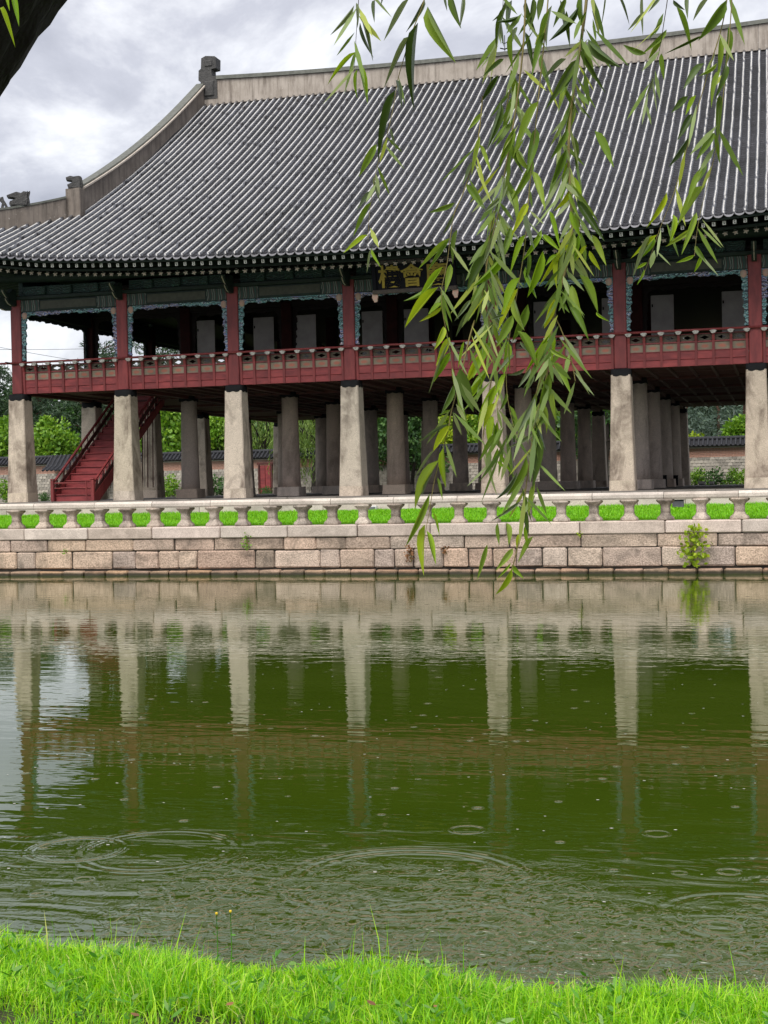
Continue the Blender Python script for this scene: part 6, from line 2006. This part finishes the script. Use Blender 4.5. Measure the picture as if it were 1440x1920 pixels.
  (950, -5, 930, 40, 12, 'p'), (944, 20, 922, 40, 8, 'p'), (940, 40, 948, 90, 8, 'p'), (960, 0, 955, 60, 12, 'p'), (970, 50, 950, 100, 14, 'p'), (985, 60, 1000, 140, 15, 'd'), (985, 0, 1005, 70, 18, 'd'), (1000, -5, 990, 60, 20, 'd'), (1020, -10, 1012, 40, 24, 'd'), (1035, 10, 1020, 90, 14, 'p'), (1050, 0, 1055, 60, 8, 'p')]),
]
_ls = [len(s_[3]) for s_ in STRANDS]
print('leaves listed', sum(_ls), _ls)
EXTRA = {}
for _n in _ls: EXTRA[_n] = 5 if _n > 28 else 0
for (Y, path, wpx, leaves) in STRANDS:
    px = np.array(path, float)
    t = np.linspace(0, 1, len(px)); tf = np.linspace(0, 1, len(px) * 4)
    sx, sy = np.interp(tf, t, px[:, 0]), np.interp(tf, t, px[:, 1])
    for _ in range(3):
        sx[1:-1] = (sx[:-2] + 2 * sx[1:-1] + sx[2:]) / 4; sy[1:-1] = (sy[:-2] + 2 * sy[1:-1] + sy[2:]) / 4
    P = [np.array(at(a, b_, Y)) for a, b_ in zip(sx, sy)]
    P = np.array(P)
    if path[0][1] < -100:                        # hangs from the limb
        top = np.array([P[0][0], 2.13, 4.22]); P = np.concatenate([[top], P])
    rr = np.linspace(wpx, wpx * 0.3, len(P)) / FPX * Y / 2
    br = add('branch', tube(P, rr, 7), MAT['twig'] if wpx > 2.3 else MAT['twig_dark'], wl, True)
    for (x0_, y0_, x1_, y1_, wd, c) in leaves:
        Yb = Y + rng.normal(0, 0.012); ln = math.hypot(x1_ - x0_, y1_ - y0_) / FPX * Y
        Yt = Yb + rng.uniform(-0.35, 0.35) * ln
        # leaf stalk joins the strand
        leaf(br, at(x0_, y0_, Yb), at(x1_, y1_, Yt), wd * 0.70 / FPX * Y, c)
    # slender leaves in between, drooping from the strand
    vis = [k for k in range(len(sx)) if -40 < sy[k] < 940]
    for q in range(EXTRA.get(len(leaves), 3)):
        k = random.choice(vis); sg = random.choice((-1, 1))
        a_ = rng.uniform(0.15, 0.75) * sg; ln = rng.uniform(50, 105)
        x0_, y0_ = sx[k], sy[k]
        Yb = Y + rng.normal(0, 0.02)
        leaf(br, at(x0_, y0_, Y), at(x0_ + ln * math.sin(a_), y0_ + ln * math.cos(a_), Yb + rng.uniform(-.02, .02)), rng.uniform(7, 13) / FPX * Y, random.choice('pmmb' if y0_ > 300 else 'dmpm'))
    # small leaves and buds too many to pick apart, one mesh per strand
    ns_ = {True: 95, False: 10}[len(leaves) > 28]
    cs = []; ds = []; ls = []; ws = []
    for q in range(ns_):
        k = random.choice(vis); sg = random.choice((-1, 1)); a_ = rng.uniform(0.1, 0.8) * sg
        side = rng.normal(0, 10 if ns_ > 20 else 3)
        cs.append(np.array(at(sx[k] + side, sy[k], Y + rng.normal(0, 0.03))))
        ds.append(np.array(AX) * math.sin(a_) - np.array(AY) * math.cos(a_) + np.array(AZ) * rng.normal(0, 0.3))
        ls.append(rng.uniform(40, 105) / FPX * Y); ws.append(rng.uniform(4.5, 10.5) / FPX * Y)
    if ns_ > 20:                                 # thin side twigs
        for q in range(5):
            k = random.choice(vis); sg = random.choice((-1, 1)); ln = rng.uniform(70, 200); a_ = sg * rng.uniform(0.12, 0.4)
            tw_ = [np.array(at(sx[k] + ln * t_ * math.sin(a_) * (1.3 - 0.5 * t_), sy[k] + ln * t_ * math.cos(a_), Y + 0.02 * t_)) for t_ in np.linspace(0, 1, 6)]
            add('twig', tube(tw_, [0.0009] * 5 + [0.0004], 5), MAT['twig'], br, True)
            for t_ in np.linspace(0.15, 1, 7):
                b2 = sg if rng.uniform() < 0.5 else -sg; a2 = b2 * rng.uniform(0.2, 0.8)
                cs.append(np.array(at(sx[k] + ln * t_ * math.sin(a_) * (1.3 - 0.5 * t_), sy[k] + ln * t_ * math.cos(a_), Y + 0.02 * t_)))
                ds.append(np.array(AX) * math.sin(a2) - np.array(AY) * math.cos(a2) + np.array(AZ) * rng.normal(0, 0.3))
                ls.append(rng.uniform(45, 95) / FPX * Y); ws.append(rng.uniform(5, 10) / FPX * Y)
    if cs:
        V, F = leaf_quads(np.array(cs), np.array(ds), np.array(ls), np.array(ws), np.tile(np.array(AZ), (len(cs), 1)) + rng.normal(0, 0.45, (len(cs), 3)))
        add('small_leaves', (V, [tuple(f) for f in F.tolist()]), MAT['w_small'], br, True, kind='stuff')
# leaves hanging beside the trunk at the upper left
br = add('branch', tube([at(-30, -60, 1.75), at(8, -30, 1.75), at(16, 0, 1.75)], [0.003, 0.002, 0.001], 6), MAT['twig'], wl, True)
for (a, b_, c, d, wd) in ((0, 15, 29, 92, 12), (22, -12, 35, 58, 14), (8, -15, 18, 28, 9)):
    leaf(br, at(a, b_, 1.74), at(c, d, 1.72), wd / FPX * 1.74, 'b', 0.2)

# pale bits floating on the pond
n = 240
fx = rng.uniform(-9, 2, n); fy = rng.uniform(9.2, 20, n)
V = []; F = []
for x, y in zip(fx, fy):
    if abs(x + 0.25 * y) > 0.45 * y: continue
    r_ = rng.uniform(0.004, 0.011); k = len(V); a0 = rng.uniform(0, 6)
    V += [(x + r_ * 1.6 * math.cos(a0 + j * 1.257), y + r_ * math.sin(a0 + j * 1.257), WZ + 0.004) for j in range(5)]
    F.append(tuple(k + j for j in range(5)))
put('floating_specks', mk('floating_specks', V, F, MAT['lime']), kind='stuff', label='pale petals and bubbles floating on the pond')
